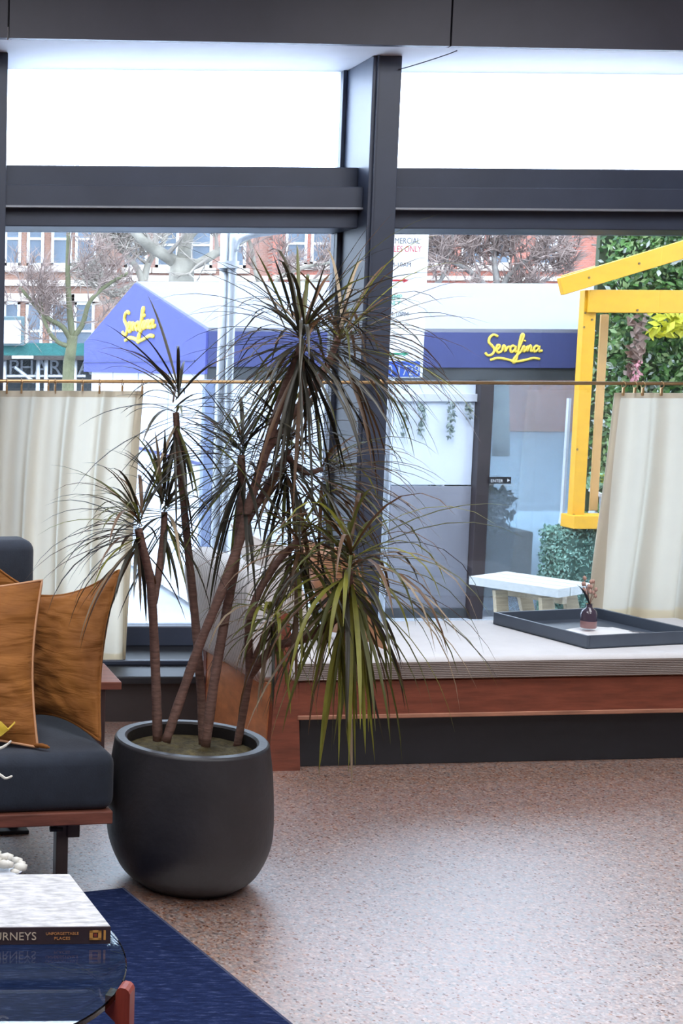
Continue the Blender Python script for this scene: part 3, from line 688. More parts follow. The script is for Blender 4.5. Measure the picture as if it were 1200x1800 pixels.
# ================================================================== DAYBED
redwood = wood('red_teak', (.22, .062, .036), (1, 10, 10), .35)
orangewood = wood('orange_teak', (.62, .25, .11), (10, 1, 3), .4)
TH = radians(4)
o0 = hz(472, 1356, 0)
U = Vector((cos(TH), sin(TH), 0)); V = Vector((-sin(TH), cos(TH), 0)); Zv = Vector((0, 0, 1))
Md = Matrix((U, V, Zv)).transposed().to_4x4(); Md.translation = o0
db = thing('daybed', 'long teak daybed with grey mattress and raised striped backrest below the window', 'daybed', o0)
LEN, DEP = 2.05, .72
zm1 = .412; zm0 = .328; zr0 = .20
def stripes(name, col, sc, axis=0, rough=.9, depth=.35):
    mt, nt, b = nodes_of(name); tc = N(nt, 'ShaderNodeTexCoord'); mp = N(nt, 'ShaderNodeMapping')
    mp.inputs['Rotation'].default_value = (0, 0, -TH); nt.links.new(tc.outputs['Object'], mp.inputs['Vector'])
    wv = N(nt, 'ShaderNodeTexWave', Scale=sc, Distortion=.6); wv.bands_direction = 'XYZ'[axis]
    nt.links.new(mp.outputs['Vector'], wv.inputs['Vector'])
    nt.links.new(ramp(nt, wv.outputs['Fac'], [(.1, tuple(c * (1 - depth) for c in col)), (.6, col)]), b.inputs['Base Color'])
    bp = N(nt, 'ShaderNodeBump', Strength=.4, Distance=.004); nt.links.new(wv.outputs['Fac'], bp.inputs['Height']); nt.links.new(bp.outputs['Normal'], b.inputs['Normal'])
    b.inputs['Roughness'].default_value = rough; return mt
rib = stripes('ribbed_grey_fabric', (.74, .74, .76), 16, 1)
mattm = stripes('striped_mattress_fabric', (.30, .26, .24), 48, 2, depth=.5)
mattop = mat('pale_grey_mattress_fabric', (.72, .72, .74), .9, .05, 8, bump=.15, bscale=240)
mb = MB().box((.06, -.01, zm0), (LEN, DEP, zm1), .022, Md, 4); mb.obj('mattress', mattop, db, 'auto')
MB().box((.085, -.0125, zm0 + .006), (LEN - .02, .0, zm1 - .016), .002, Md).obj('mattress_border', mattm, db)
MB().box((.10, .0, zr0), (LEN, .03, zm0), .004, Md).obj('front_rail', redwood, db)
MB().box((.10, -.004, zr0 - .012), (LEN, .034, zr0 + .004), .003, Md).obj('rail_edge', wood('pale_teak_edge', (.42, .20, .13)), db)
MB().box((.10, DEP - .03, zr0), (LEN, DEP, zm0), .004, Md).obj('rear_rail', redwood, db)
MB().box((.03, .03, zm0 - .02), (LEN, DEP - .03, zm0), 0, Md).obj('deck', redwood, db)
MB().box((.13, .05, 0), (LEN - .05, .5, zr0 - .012), .004, Md).obj('plinth', black, db)
# end panel and front leg
MB().poly([Md @ Vector(p) for p in ((0, .035, 0), (0, DEP - .02, .0), (0, DEP - .02, .33), (0, .035, .315))], U * .03).obj('end_panel', orangewood, db)
MB().poly([Md @ Vector(p) for p in ((-.002, 0, 0), (.118, 0, 0), (.098, 0, .34), (.05, 0, .58), (.012, 0, .58), (.012, 0, .30))], V * .035).obj('front_leg', redwood, db)
MB().poly([Md @ Vector(p) for p in ((0, DEP - .04, 0), (.118, DEP - .04, 0), (.098, DEP - .04, .34), (.05, DEP - .04, .62), (-.01, DEP - .04, .62))], V * .035).obj('rear_leg', redwood, db)
MB().box((LEN - .12, .0, 0), (LEN - .04, .04, zr0), .004, Md).obj('front_leg', redwood, db)
# backrest: outward leaning padded slab
prof = [(.0, .30), (-.035, .34), (-.085, .56), (-.092, .66), (-.07, .715), (-.02, .73), (.04, .71), (.075, .64), (.095, .42), (.10, .33), (.07, .30)]
pv = spline([(a, 0, c) for a, c in prof], 4)
vs_, fs_ = [], []; n_ = len(pv)
vv = [.012, .03, .06, .2, .4, .6, DEP - .06, DEP - .03, DEP - .012]
cen = Vector((sum(p.x for p in pv) / n_, 0, sum(p.z for p in pv) / n_))
for k, d in enumerate(vv):
    s = .86 if k in (0, len(vv) - 1) else (.96 if k in (1, len(vv) - 2) else 1)
    for p in pv: vs_.append(Md @ (cen + (p - cen) * s + Vector((0, d + .04, 0))))
for k in range(len(vv) - 1):
    for j in range(n_): fs_.append((k * n_ + j, k * n_ + (j + 1) % n_, (k + 1) * n_ + (j + 1) % n_, (k + 1) * n_ + j))
fs_ += [tuple(range(n_)), tuple(range((len(vv) - 1) * n_, len(vv) * n_))]
MB().add(vs_, fs_).obj('backrest', rib, db, 'auto')

# ================================================================== CUSHIONS
def cushion(name, label, cat, c4, thick, mtl, seed, pinch=.10, wr=.012, pipe=None, group=None, fold=1.0, n=34):
    """c4: corners TL, TR, BR, BL in world space; concave edges and a crumpled, inflated body"""
    TL, TR, BR, BL = [Vector(p) for p in c4]
    nrm = ((TR - TL).cross(BL - TL)).normalized()
    if nrm.y > 0: nrm = -nrm
    cen = (TL + TR + BR + BL) / 4
    root = thing(name, label, cat, (BL + BR) / 2, group)
    def base(u, v):
        p = TL * (1 - u) * (1 - v) + TR * u * (1 - v) + BR * u * v + BL * (1 - u) * v
        k = pinch * (sin(pi * u) * (1 - abs(2 * v - 1)) * 0 + 0)
        du = pinch * sin(pi * v) * (2 * u - 1) * abs(2 * u - 1) ** 2; dv = pinch * sin(pi * u) * (2 * v - 1) * abs(2 * v - 1) ** 2
        return p - (TR - TL) * du * .5 - (BL - TL) * dv * .5
    vs = []
    def body(side):
        for j in range(n + 1):
            for i in range(n + 1):
                u, v = i / n, j / n
                e = (max(0, sin(pi * u)) ** .55) * (max(0, sin(pi * v)) ** .55)
                p = base(u, v); hgt = thick * e
                s = noise.noise(Vector((u * 2.2 + seed, v * 9 * fold + u * 3, seed))) + .5 * noise.noise(Vector((u * 5 + seed, v * 17 * fold - u * 6, seed + 3)))
                edge = min(u, 1 - u, v, 1 - v)
                hgt += wr * s * min(1, edge * 12)
                vs.append(p + nrm * side * max(.002 if 0 < i < n and 0 < j < n else 0, hgt))
    body(1); body(-1)
    m_ = n + 1; fs = []
    for s in (0, 1):
        o = s * m_ * m_
        for j in range(n):
            for i in range(n):
                q = (o + j * m_ + i, o + j * m_ + i + 1, o + (j + 1) * m_ + i + 1, o + (j + 1) * m_ + i); fs.append(q if s == 0 else q[::-1])
    MB().add(vs, fs).obj('cover', mtl, root, True)
    rim = [base(i / n, 0) for i in range(n)] + [base(1, j / n) for j in range(n)] + [base(1 - i / n, 1) for i in range(n)] + [base(0, 1 - j / n) for j in range(n + 1)]
    MB().tube(rim, .004, 6, cap=False).obj('piping', pipe or mtl, root, True)
    return root
tan_m = mat('tan_leather', (.50, .24, .11), .5, .2, 6, bump=.1)
cream = mat('cream_pillow_cotton', (.85, .80, .76), .9, .05, 6, bump=.1, bscale=200)
def dl(u, v, z): return Md @ Vector((u, v, z))
cushion('cushion', 'white cotton cushion propped against the daybed backrest', 'cushion', [dl(.06, .62, .83), dl(.12, .22, .79), dl(.26, .18, .43), dl(.22, .60, .43)], .05, cream, 31, pinch=.08, wr=.006)
cushion('cushion', 'tan leather cushion on the daybed in front of the white one', 'cushion', [dl(.25, .46, .80), dl(.315, .08, .80), dl(.45, .05, .43), dl(.40, .42, .43)], .05, tan_m, 35, pinch=.08, wr=.006)

# ================================================================== TRAY AND ITS CONTENTS
zt0 = zm1 + .001
slate = mat('slate_lacquer', (.075, .095, .13), .4, .1, 6)
tA, tB = hz(1031, 1141, zt0), hz(866, 1097, zt0)          # front-left and back-left corners
vd = (tB - tA).normalized(); ud = Vector((vd.y, -vd.x, 0)); dpt = (tB - tA).length; wid = .50
tA += Vector((0, 0, 0))
Mt = Matrix((ud, vd, Zv)).transposed().to_4x4(); Mt.translation = tA
tr = thing('serving_tray', 'slate grey square tray with raised rim on the daybed mattress', 'tray', tA)
MB().box((0, 0, 0), (wid, dpt, .008), .002, Mt).obj('base', slate, tr)
for lo, hi in (((0, 0, 0), (.012, dpt, .05)), ((wid - .012, 0, 0), (wid, dpt, .05)), ((.012, 0, 0), (wid - .012, .012, .05)), ((.012, dpt - .012, 0), (wid - .012, dpt, .05))):
    MB().box(lo, hi, .002, Mt).obj('rim', slate, tr)
def tp(x, y, z=.009): p = hz(x, y, zt0 + z); p.z = zt0 + z; return p
mg = thing('magazine', 'open white magazine lying in the slate tray', 'magazine', tp(1050, 1110))
paper = mat('white_paper', (.86, .86, .86), .6, .04, 6)
g = [Mt @ Vector(p) for p in ((.09, .05, .009), (.40, .07, .009), (.38, .30, .009), (.08, .28, .009))]
MB().poly(g, (0, 0, .004)).obj('pages', paper, mg)
pp = []
for i in range(9):
    t = i / 8; zz = .0135 + .012 * sin(pi * t) * .8 + .001
    for k in (0, 1):
        b_ = (g[0].lerp(g[1], .08 + .84 * t)).lerp(g[3].lerp(g[2], .08 + .84 * t), .05 + .9 * k); b_.z = zt0 + zz; pp.append(b_)
MB().add(pp, [(2 * i, 2 * i + 1, 2 * i + 3, 2 * i + 2) for i in range(8)]).obj('raised_page', paper, mg, True)
MB().poly([g[0].lerp(g[1], f) .lerp(g[3].lerp(g[2], f), h) + Vector((0, 0, .0145 + .0125 * sin(pi * f))) for f, h in ((.62, .12), (.88, .12), (.88, .2), (.62, .2))], (0, 0, .0008)).obj('print_block', mat('dark_grey_print', (.14, .13, .15), .6, .1, 3), mg)
vc = tp(1041, 1097); vc.z = zt0 + .026
vc = Mt @ Vector((.19, .215, .034))
bv = thing('bud_vase', 'small plum glass bud vase with dried sprigs standing in the tray', 'vase', vc)
plum = mat('plum_glass', (.075, .055, .085), .15, .2, 8, coat=.5)
rv = .0295
MB().lathe([(0, 0), (rv * .92, 0), (rv, .004), (rv, .028)], 32, vc).obj('pink_base', mat('rose_glaze', (.36, .20, .20), .25, .2, 8), bv, 'auto')
MB().lathe([(rv, .028), (rv, .055), (rv * .86, .068), (rv * .45, .078), (rv * .36, .083), (rv * .36, .092), (rv * .46, .095), (rv * .3, .095), (rv * .28, .06), (0, .05)], 32, vc).obj('body', plum, bv, 'auto')
mouth = vc + Vector((0, 0, .09))
dry = mat('dried_stem', (.30, .17, .13), .8, .2, 8); pinkd = mat('dried_blossom', (.55, .34, .28), .8, .3, 12)
rnd = random.Random(12)
for k in range(6):
    d = Vector((rnd.uniform(-.25, .45), rnd.uniform(-.2, .2), 1)).normalized(); L = rnd.uniform(.06, .115)
    e = mouth + d * L
    MB().tube([mouth - Vector((0, 0, .03)), mouth, mouth.lerp(e, .5) + Vector((.004, 0, 0)), e], .0012, 5).obj('stem', dry, bv)
    for j in range(3):
        c = mouth.lerp(e, .55 + .2 * j) + Vector((rnd.uniform(-.012, .012), rnd.uniform(-.01, .01), 0))
        b = bmesh.new(); bmesh.ops.create_icosphere(b, subdivisions=1, radius=.0065)
        for v in b.verts: v.co.z *= 1.5; v.co += c
        MB().bm(b).obj('bud', pinkd, bv, True)
def blade(p0, d, L, w, droop, n=7, side=None, fold=.25, curl=0):
    """arching strap leaf: returns verts, faces"""
    p = Vector(p0); d = Vector(d).normalized(); vs = []
    for i in range(n + 1):
        t = i / n
        s = d.cross(Vector((0, 0, 1)))
        s = s.normalized() if s.length > .05 else (side or Vector((1, 0, 0)))
        if side is not None: s = (s * .5 + side * .5).normalized()
        nn = s.cross(d).normalized()
        ww = w * .5 * (min(1, .45 + 2.2 * t) if t < .3 else max(.03, 1 - ((t - .3) / .7) ** 2.6))
        vs += [p - s * ww + nn * ww * fold, p - nn * ww * fold * .4, p + s * ww + nn * ww * fold]
        p = p + d * (L / n)
        d = (d + Vector((0, 0, -1)) * droop * (.35 + 1.3 * t) / n * 2.2).normalized()
    fs = []
    for i in range(n):
        a = i * 3; fs += [(a, a + 1, a + 4, a + 3), (a + 1, a + 2, a + 5, a + 4)]
    return vs, fs
vsb, fsb = blade(mouth, (-.5, -.1, 1), .105, .016, .5); MB().add(vsb, fsb).obj('dark_leaf', black, bv, True, fix=False)

# ================================================================== SOFA
navyf = mat('charcoal_navy_upholstery', (.026, .034, .052), .95, .25, 9, bump=.12, bscale=220, sheen=.12)
rw2 = wood('walnut_red_frame', (.22, .075, .05), (1, 10, 10), .45)
dkm = mat('bronze_leg_metal', (.07, .05, .045), .45, .2, 10, metal=.3)
TS = radians(6)
Us = Vector((cos(TS), sin(TS), 0)); Vs = Vector((-sin(TS), cos(TS), 0))
s0 = hz(206, 1330, .395)
s0.z = 0; s0 = Vector((s0.x, s0.y, 0))
Ms = Matrix((Us, Vs, Zv)).transposed().to_4x4(); Ms.translation = s0     # origin under the right front seat corner; u runs left as negative
sf = thing('sofa', 'charcoal armless sofa with low reddish wooden frame at the left edge', 'sofa', s0)
def sz(y, v): return at(100, y, s0.y + v).z
zseat = .405; zfr1 = at(100, 1427, s0.y).z; zfr0 = at(100, 1449, s0.y).z
SW, SD = 1.9, .72
uback = (at(67, 985, s0.y + SD - .06) - s0).dot(Us)
MB().box((-SW, 0, zfr1), (0, SD, zseat), .035, Ms, 5).obj('seat_cushion', navyf, sf, True)
MB().box((-SW, .0, zfr0), (-.008, SD, zfr1 + .002), .004, Ms).obj('frame_rail', rw2, sf)
MB().box((-SW, SD - .02, zfr0 + .05), (uback, SD + .13, at(40, 948, s0.y + SD).z), .035, Ms, 5).obj('backrest', navyf, sf, True)
xl = (at(105, 1500, s0.y + .06) - s0).dot(Us)
for u in (xl, -SW + .2):
    lg = MB().box((u - .017, .05, 0), (u + .017, .085, zfr0), .003, Ms).obj('leg', dkm, sf)
    MB().box((u + .012, .045, zfr0 - .05), (u + .048, .10, zfr0), .003, Ms).obj('bracket', dkm, lg)
    MB().tube([Ms @ Vector((u - .035, .055, zfr0 - .026)), Ms @ Vector((u + .0, .055, zfr0 - .026))], .008, 10).obj('knob', black, lg, True)
ur = (at(15, 1460, s0.y + .6) - s0).dot(Us)
lg = MB().box((ur - .018, .56, .0), (ur + .018, .60, zfr0), .003, Ms).obj('leg', dkm, sf)
MB().box((ur - .06, .53, 0), (ur + .045, .63, .012), .003, Ms).obj('foot_plate', black, lg)

def velvet():
    mt, nt, b = nodes_of('rust_velvet'); tc = N(nt, 'ShaderNodeTexCoord')
    nz = N(nt, 'ShaderNodeTexNoise', Scale=9.0, Detail=5.0, Distortion=.8); nt.links.new(tc.outputs['Object'], nz.inputs['Vector'])
    nt.links.new(ramp(nt, nz.outputs['Fac'], [(.3, (.21, .068, .007)), (.7, (.32, .115, .015))]), b.inputs['Base Color'])
    b.inputs['Roughness'].default_value = .8; b.inputs['Sheen Weight'].default_value = .5; b.inputs['Sheen Tint'].default_value = (.9, .5, .25, 1); b.inputs['Sheen Roughness'].default_value = .35
    mp = N(nt, 'ShaderNodeMapping'); mp.inputs['Scale'].default_value = (3, 3, 16); mp.inputs['Rotation'].default_value = (0, .35, 0); nt.links.new(tc.outputs['Object'], mp.inputs['Vector'])
    n2 = N(nt, 'ShaderNodeTexNoise', Scale=2.2, Detail=3.0, Distortion=.6); nt.links.new(mp.outputs['Vector'], n2.inputs['Vector'])
    bp = N(nt, 'ShaderNodeBump', Strength=.45, Distance=.02); nt.links.new(n2.outputs['Fac'], bp.inputs['Height']); nt.links.new(bp.outputs['Normal'], b.inputs['Normal'])
    return mt
vel = velvet(); pipe_m = mat('rust_piping', (.55, .28, .14), .6, .1, 10)
ys0 = s0.y
zp = zseat + .006
cushion('velvet_cushion', 'rust velvet cushion with a pointed top corner, nearest the plant', 'cushion',
        [at(55, 1046, ys0 + .50), at(209, 1002, ys0 + .42), hz(176, 1303, zp), hz(36, 1256, zp)], .055, vel, 5, pinch=.17, wr=.012, pipe=vel, group='rust velvet cushions on the sofa')
cushion('velvet_cushion', 'rust velvet cushion with pale piping in front at the left edge', 'cushion',
        [at(-210, 1030, ys0 + .30), at(74, 1020, ys0 + .27), hz(66, 1314, zp), hz(-200, 1300, zp)], .062, vel, 9, pinch=.09, wr=.014, pipe=pipe_m, group='rust velvet cushions on the sofa')
cushion('velvet_cushion', 'rust velvet cushion tilted behind the other two at the backrest', 'cushion',
        [at(-60, 945, ys0 + .55), at(74, 1048, ys0 + .55), hz(-30, 1222, zp), hz(-180, 1222, zp)], .035, vel, 13, pinch=.06, wr=.008, pipe=vel, group='rust velvet cushions on the sofa')
# the drawn-out corner of the front cushion
tip = MB().tube(spline([hz(58, 1310, zp + .004), hz(74, 1311, zp + .008), hz(87, 1314, zp + .006)]), [.004, .006, .007, .006, .003], 8)
o = tip.obj('corner_tip', vel, [x for x in C.objects if x.name == 'velvet_cushion.001'][0], True)

# ================================================================== SIDE TABLE BEHIND THE SOFA
YT = 4.78
stt = thing('side_table', 'small reddish wooden side table between the sofa and the window', 'table', at(150, 1290, YT).to_2d().to_3d())
c0 = at(214, 1199, YT); zt_ = c0.z
MB().box((c0.x - .42, YT, zt_ - .028), (c0.x, YT + .32, zt_), .003).obj('tabletop', rw2, stt)
for dx, dy in ((-.075, .012), (-.075, .27), (-.38, .012), (-.38, .27)):
    MB().box((c0.x + dx - .022, YT + dy, 0), (c0.x + dx + .022, YT + dy + .035, zt_ - .028), .003).obj('leg', mat('dark_walnut', (.06, .035, .035), .5, .2, 6), stt)

# ================================================================== RUG
rugm, nt, b = nodes_of('navy_rug_wool')
tc = N(nt, 'ShaderNodeTexCoord'); mp = N(nt, 'ShaderNodeMapping'); mp.inputs['Scale'].default_value = (1, 5, 1); nt.links.new(tc.outputs['Object'], mp.inputs['Vector'])
nz = N(nt, 'ShaderNodeTexNoise', Scale=26.0, Detail=6.0, Roughness=.75); nt.links.new(mp.outputs['Vector'], nz.inputs['Vector'])
nt.links.new(ramp(nt, nz.outputs['Fac'], [(.3, (.008, .013, .045)), (.55, (.017, .030, .10)), (.74, (.10, .13, .27))]), b.inputs['Base Color'])
b.inputs['Roughness'].default_value = 1; b.inputs['Specular IOR Level'].default_value = .1
bp = N(nt, 'ShaderNodeBump', Strength=.7, Distance=.01); nt.links.new(nz.outputs['Fac'], bp.inputs['Height']); nt.links.new(bp.outputs['Normal'], b.inputs['Normal'])
ra, rb = hz(216, 1561, .008), hz(512, 1800, .008)
rd = (rb - ra).normalized(); ru = Vector((rd.y, -rd.x, 0)); ru = ru if ru.x < 0 else -ru
rug = thing('area_rug', 'navy blue wool rug under the coffee table', 'rug', (ra + ru * 1.2 + rd * 1.2).to_2d().to_3d())
c = [ra, ra + rd * 2.6, ra + rd * 2.6 + ru * 2.6, ra + ru * 2.6]
MB().poly([Vector((p.x, p.y, 0.0005)) for p in c], (0, 0, .008)).obj('pile', rugm, rug)
e0, e1 = Vector((*ra.xy, .006)), Vector((*c[1].xy, .006))
MB().tube([e0, e1], .0045, 6).obj('bound_edge', mat('rug_binding', (.06, .07, .13), .9, .2, 20), rug)

# ================================================================== COFFEE TABLE, BOOK
zg = .40
e = [hz(x, y, zg) for x, y in ((219, 1668), (221, 1700), (212, 1733), (185, 1768), (130, 1800))]
# least-squares circle through the visible rim
import numpy as np
Am = np.array([[2 * p.x, 2 * p.y, 1] for p in e]); bb = np.array([p.x ** 2 + p.y ** 2 for p in e])
sol = np.linalg.lstsq(Am, bb, rcond=None)[0]; gc = Vector((sol[0], sol[1], 0)); gr = math.sqrt(sol[2] + sol[0] ** 2 + sol[1] ** 2)
gr0 = gr
ct = thing('coffee_table', 'round glass coffee table with red wooden legs in the bottom left corner', 'table', gc)
tg, nt, b = nodes_of('table_glass')
b.inputs['Base Color'].default_value = (.82, .95, .93, 1); b.inputs['Transmission Weight'].default_value = 1; b.inputs['Roughness'].default_value = .0; b.inputs['IOR'].default_value = 1.5
MB().lathe([(0, zg - .012), (gr - .002, zg - .012), (gr, zg - .010), (gr, zg - .002), (gr - .002, zg), (0, zg)], 96, gc).obj('glass_top', tg, ct, 'auto')
ang0 = math.atan2(hz(212, 1742, zg).y - gc.y, hz(212, 1742, zg).x - gc.x)
for k in range(3):
    an = ang0 + k * 2 * pi / 3
    dr_ = Vector((cos(an), sin(an), 0)); tg_ = Vector((-sin(an), cos(an), 0))
    b0 = gc + dr_ * (gr + .0125)
    prof_ = [b0 + dr_ * dx + Vector((0, 0, z)) for dx, z in ((-.012, .0095), (.012, .0095), (.012, zg + .004), (.009, zg + .010), (.004, zg + .013), (-.004, zg + .013), (-.009, zg + .010), (-.012, zg + .004), (-.013, zg - .013), (-.03, zg - .013), (-.03, zg - .035), (-.012, zg - .05))]
    MB().poly([p - tg_ * .016 for p in prof_], tg_ * .032).obj('leg', wood('red_table_wood', (.30, .05, .028), (10, 10, 1), .35), ct)
MB().lathe([(gr - .055, zg - .05), (gr - .025, zg - .05), (gr - .025, zg - .016), (gr - .055, zg - .016), (gr - .055, zg - .05)], 64, gc).obj('ring_rail', MATS['red_table_wood'], ct, 'auto') if False else None
# book
fA, fB = hz(194, 1657, zg), hz(122, 1541, zg + .03)
zb1 = zg + .034
bk_r = hz(195, 1629, zb1); bk_b = hz(122, 1536, zb1)
vdir = (bk_b - bk_r); bd = vdir.length; vdir.normalize(); udir = Vector((-1, -.012, 0)).normalized()
Mb = Matrix((-udir, vdir, Zv)).transposed().to_4x4(); Mb.translation = Vector((bk_r.x, bk_r.y, zg + .001))
bk = thing('hardback_book', 'thick hardback book with pale cover and dark spine on the glass table', 'book', Mb.translation)
cov = mat('pale_mottled_cover', (.55, .54, .55), .5, .4, 34, stretch=(1, 3, 1))
spine_m = mat('dark_spine', (.055, .035, .045), .45, .2, 10)
th = zb1 - zg - .001; BW = .30
MB().box((-BW, .004, th - .0035), (0, bd, th), .001, Mb).obj('front_cover', cov, bk)
MB().box((-BW, .004, 0), (0, bd, .0035), .001, Mb).obj('back_cover', cov, bk)
MB().box((-BW + .006, .006, .0035), (-.006, bd - .005, th - .0035), 0, Mb).obj('page_block', paper, bk)
sp_ = MB().box((-BW, 0, 0), (0, .004, th), .001, Mb).obj('spine', spine_m, bk)
xd = Mb.to_3x3() @ Vector((1, 0, 0))
txo = lambda u, z: Mb @ Vector((u, -.0008, z))
ivory = mat('ivory_print', (.75, .62, .50), .5, .05, 5); orangep = mat('orange_print', (.70, .32, .12), .5, .05, 5)
def pxu(x): return (at(x, 1640, bk_r.y) - Mb.translation).dot(xd)
text('title', 'JOURNEYS', .0215, txo(pxu(64), .0095), xd, (0, 0, 1), ivory, sp_, .0004, 'RIGHT', sx=1.0)
text('small_print', 'UNFORGETTABLE', .0075, txo(pxu(109), .0185), xd, (0, 0, 1), orangep, sp_, .0004, 'CENTER')
text('small_print', 'PLACES', .0075, txo(pxu(109), .0095), xd, (0, 0, 1), orangep, sp_, .0004, 'CENTER', sx=1.2)
lu0, lu1 = pxu(157), pxu(178); lz0, lz1 = .0085, .0265
lg_ = MB()
for a, b in (((lu0, lz0), (lu1, lz0 + .004)), ((lu0, lz1 - .004), (lu1, lz1)), ((lu0, lz0), (lu0 + .006, lz1)), ((lu1 - .006, lz0), (lu1, lz1)), ((lu1 + .004, lz0), (lu1 + .008, lz1))):
    lg_.box((a[0], -.0012, a[1]), (b[0], -.0002, b[1]), 0, Mb)
lg_.obj('frame_emblem', mat('gold_print', (.72, .36, .10), .5, .05, 5), sp_)
MB().box((lu0 + .008, -.001, lz0 + .006), (lu1 - .008, -.0002, lz1 - .006), 0, Mb).obj('emblem_centre', mat('red_brown_print', (.30, .06, .04), .5, .05, 5), sp_)

# white blossoms and yellow petal of the bouquet standing further left on the table
bq0 = Vector((bk_b.x - .42, bk_b.y + .06, zg)) if False else gc + Vector((-.02 - gr * .35, gr * .55, zg))
bq = thing('flower_bouquet', 'bouquet with a yellow petal and pale curled stems at the left edge', 'flowers', bq0 + Vector((0, 0, .001)))
ybq = bq0.y
MB().lathe([(0, .001), (.04, .001), (.05, .02), (.055, .10), (.04, .16), (.045, .18), (.041, .18), (.036, .16), (.05, .10), (.045, .02), (0, .01)], 32, bq0).obj('vase', panel_white, bq, 'auto')
petal = mat('yellow_petal', (.80, .56, .06), .5, .2, 8, trans=.25); pale = mat('pale_petal', (.82, .80, .74), .5, .1, 8, trans=.2); gst = mat('flower_stem', (.16, .22, .06), .6, .2, 8)
mo = bq0 + Vector((0, 0, .17))
def pp_(x, y, dy=0): return at(x, y, ybq + dy)
MB().tube(spline([mo, pp_(-60, 1330), pp_(-30, 1290)]), .003, 6).obj('stem', gst, bq, True)
vs1, fs1 = [], []
L = [pp_(-34, 1272), pp_(-14, 1264), pp_(2, 1268), pp_(14, 1280), pp_(26, 1268)]
R = [pp_(-34, 1278), pp_(-14, 1296), pp_(2, 1294), pp_(14, 1284), pp_(26, 1270)]
for a, b in zip(L, R): vs1 += [a, (a + b) / 2 + Vector((0, -.008, 0)), b]
for i in range(4): fs1 += [(3 * i, 3 * i + 1, 3 * i + 4, 3 * i + 3), (3 * i + 1, 3 * i + 2, 3 * i + 5, 3 * i + 4)]
MB().add(vs1, fs1).obj('yellow_petal', petal, bq, True, fix=False)
for pts in ([(-60, 1300), (-25, 1318), (0, 1315), (12, 1309), (20, 1302)], [(-60, 1335), (-20, 1352), (0, 1362), (10, 1368), (22, 1364)]):
    MB().tube(spline([mo] + [pp_(*p) for p in pts]), [.0028] * 20 + [.0022] * 5 + [.001], 6).obj('curled_petal', pale, bq, True)
# pale pebbled bowl of blossoms just behind the book
wb0 = at(-6, 1545, bk_b.y + .10); wb0.z = zg + .0015
wb = thing('white_blossom_cluster', 'low cluster of white blossoms on the table behind the book', 'flowers', wb0)
rnd = random.Random(3)
for k in range(26):
    a_, r_ = rnd.uniform(0, 6.28), math.sqrt(rnd.random()) * .055
    c = wb0 + Vector((r_ * cos(a_), r_ * sin(a_) * .8, .012 + .026 * (1 - (r_ / .055) ** 2)))
    b = bmesh.new(); bmesh.ops.create_icosphere(b, subdivisions=1, radius=rnd.uniform(.009, .013))
    for v in b.verts: v.co = Vector((v.co.x * 1.2, v.co.y * 1.2, v.co.z * .8)) + c
    MB().bm(b).obj('blossom', pale, wb, True)
MB().lathe([(0, 0), (.05, 0), (.058, .012), (.05, .014), (0, .012)], 32, wb0).obj('dish', panel_white, wb, 'auto')

# ================================================================== POTTED DRACAENA
pc = hz(329, 1548, 0); pc = Vector((pc.x, pc.y, 0))
Ypl = pc.y
k_ = Ypl / FPX * 1.0
pot_m = mat('matte_dark_clay', (.032, .030, .034), .45, .25, 5, bump=.08, bscale=60)
rim_m = pot_m
zrim = at(330, 1297, Ypl).z
ppx = (at(430, 1400, Ypl) - at(330, 1400, Ypl)).length / 100
R1, RW, RB = 131 * ppx, 142 * ppx, 90 * ppx
pl = thing('potted_dracaena', 'tall dragon tree with spiky drooping leaves in a round dark pot', 'plant', pc)
H_ = zrim
outer = [(0, 0), (RB * .95, .0), (RB, .006), (RB + (RW - RB) * .45, H_ * .085), (RB + (RW - RB) * .75, H_ * .19), (RW * .985, H_ * .32), (RW, H_ * .46), (RW * .993, H_ * .60), (RW * .972, H_ * .78), (R1 * 1.01, H_ * .95), (R1, H_ * .985), (R1 - .006, H_)]
outer = [(p.x, p.z) for p in spline([(a, 0, z) for a, z in outer[2:]], 5)]
inner = [(R1 - .028, H_), (R1 - .034, H_ - .006), (R1 - .03, H_ - .06), (R1 - .02, H_ - .12)]
MB().lathe([(0, 0), (RB * .96, 0)] + outer + inner, 96, pc).obj('pot', pot_m, pl, 'auto')
zs = H_ - .035
soil = MB(); n = 40; rr = R1 - .030; vs_ = [pc + Vector((0, 0, zs + .004))]; fs_ = []
for i in range(1, 9):
    for j in range(n):
        a_ = 2 * pi * j / n; r_ = rr * i / 8
        vs_.append(pc + Vector((r_ * cos(a_), r_ * sin(a_), zs + (.010 * noise.noise(Vector((r_ * cos(a_) * 30, r_ * sin(a_) * 30, 2))) if i < 8 else -.004))))
fs_ = [(0, 1 + j, 1 + (j + 1) % n) for j in range(n)] + [(1 + i * n + j, 1 + (i + 1) * n + j, 1 + (i + 1) * n + (j + 1) % n, 1 + i * n + (j + 1) % n) for i in range(7) for j in range(n)]
soil.add(vs_, fs_).obj('soil', mat('mossy_soil', (.11, .085, .035), .95, .6, 40, bump=.5, bscale=120), pl, True)
bark = mat('dracaena_bark', (.20, .112, .088), .8, .35, 30, stretch=(1, 1, 5), bump=.25, bscale=60)
def PXY(x, y, d=0): return at(x, y, Ypl + d)
def stem(pts, r0, r1, parent=pl):
    sp = spline([PXY(*p) for p in pts], 6)
    rn = random.Random(len(pts) * 7 + int(pts[0][0]))
    return MB().tube(sp, [(r0 + (r1 - r0) * j / (len(sp) - 1)) * rn.uniform(.93, 1.07) for j in range(len(sp))], 10).obj('stem', bark, parent, True)
ys = 1316
S = {}
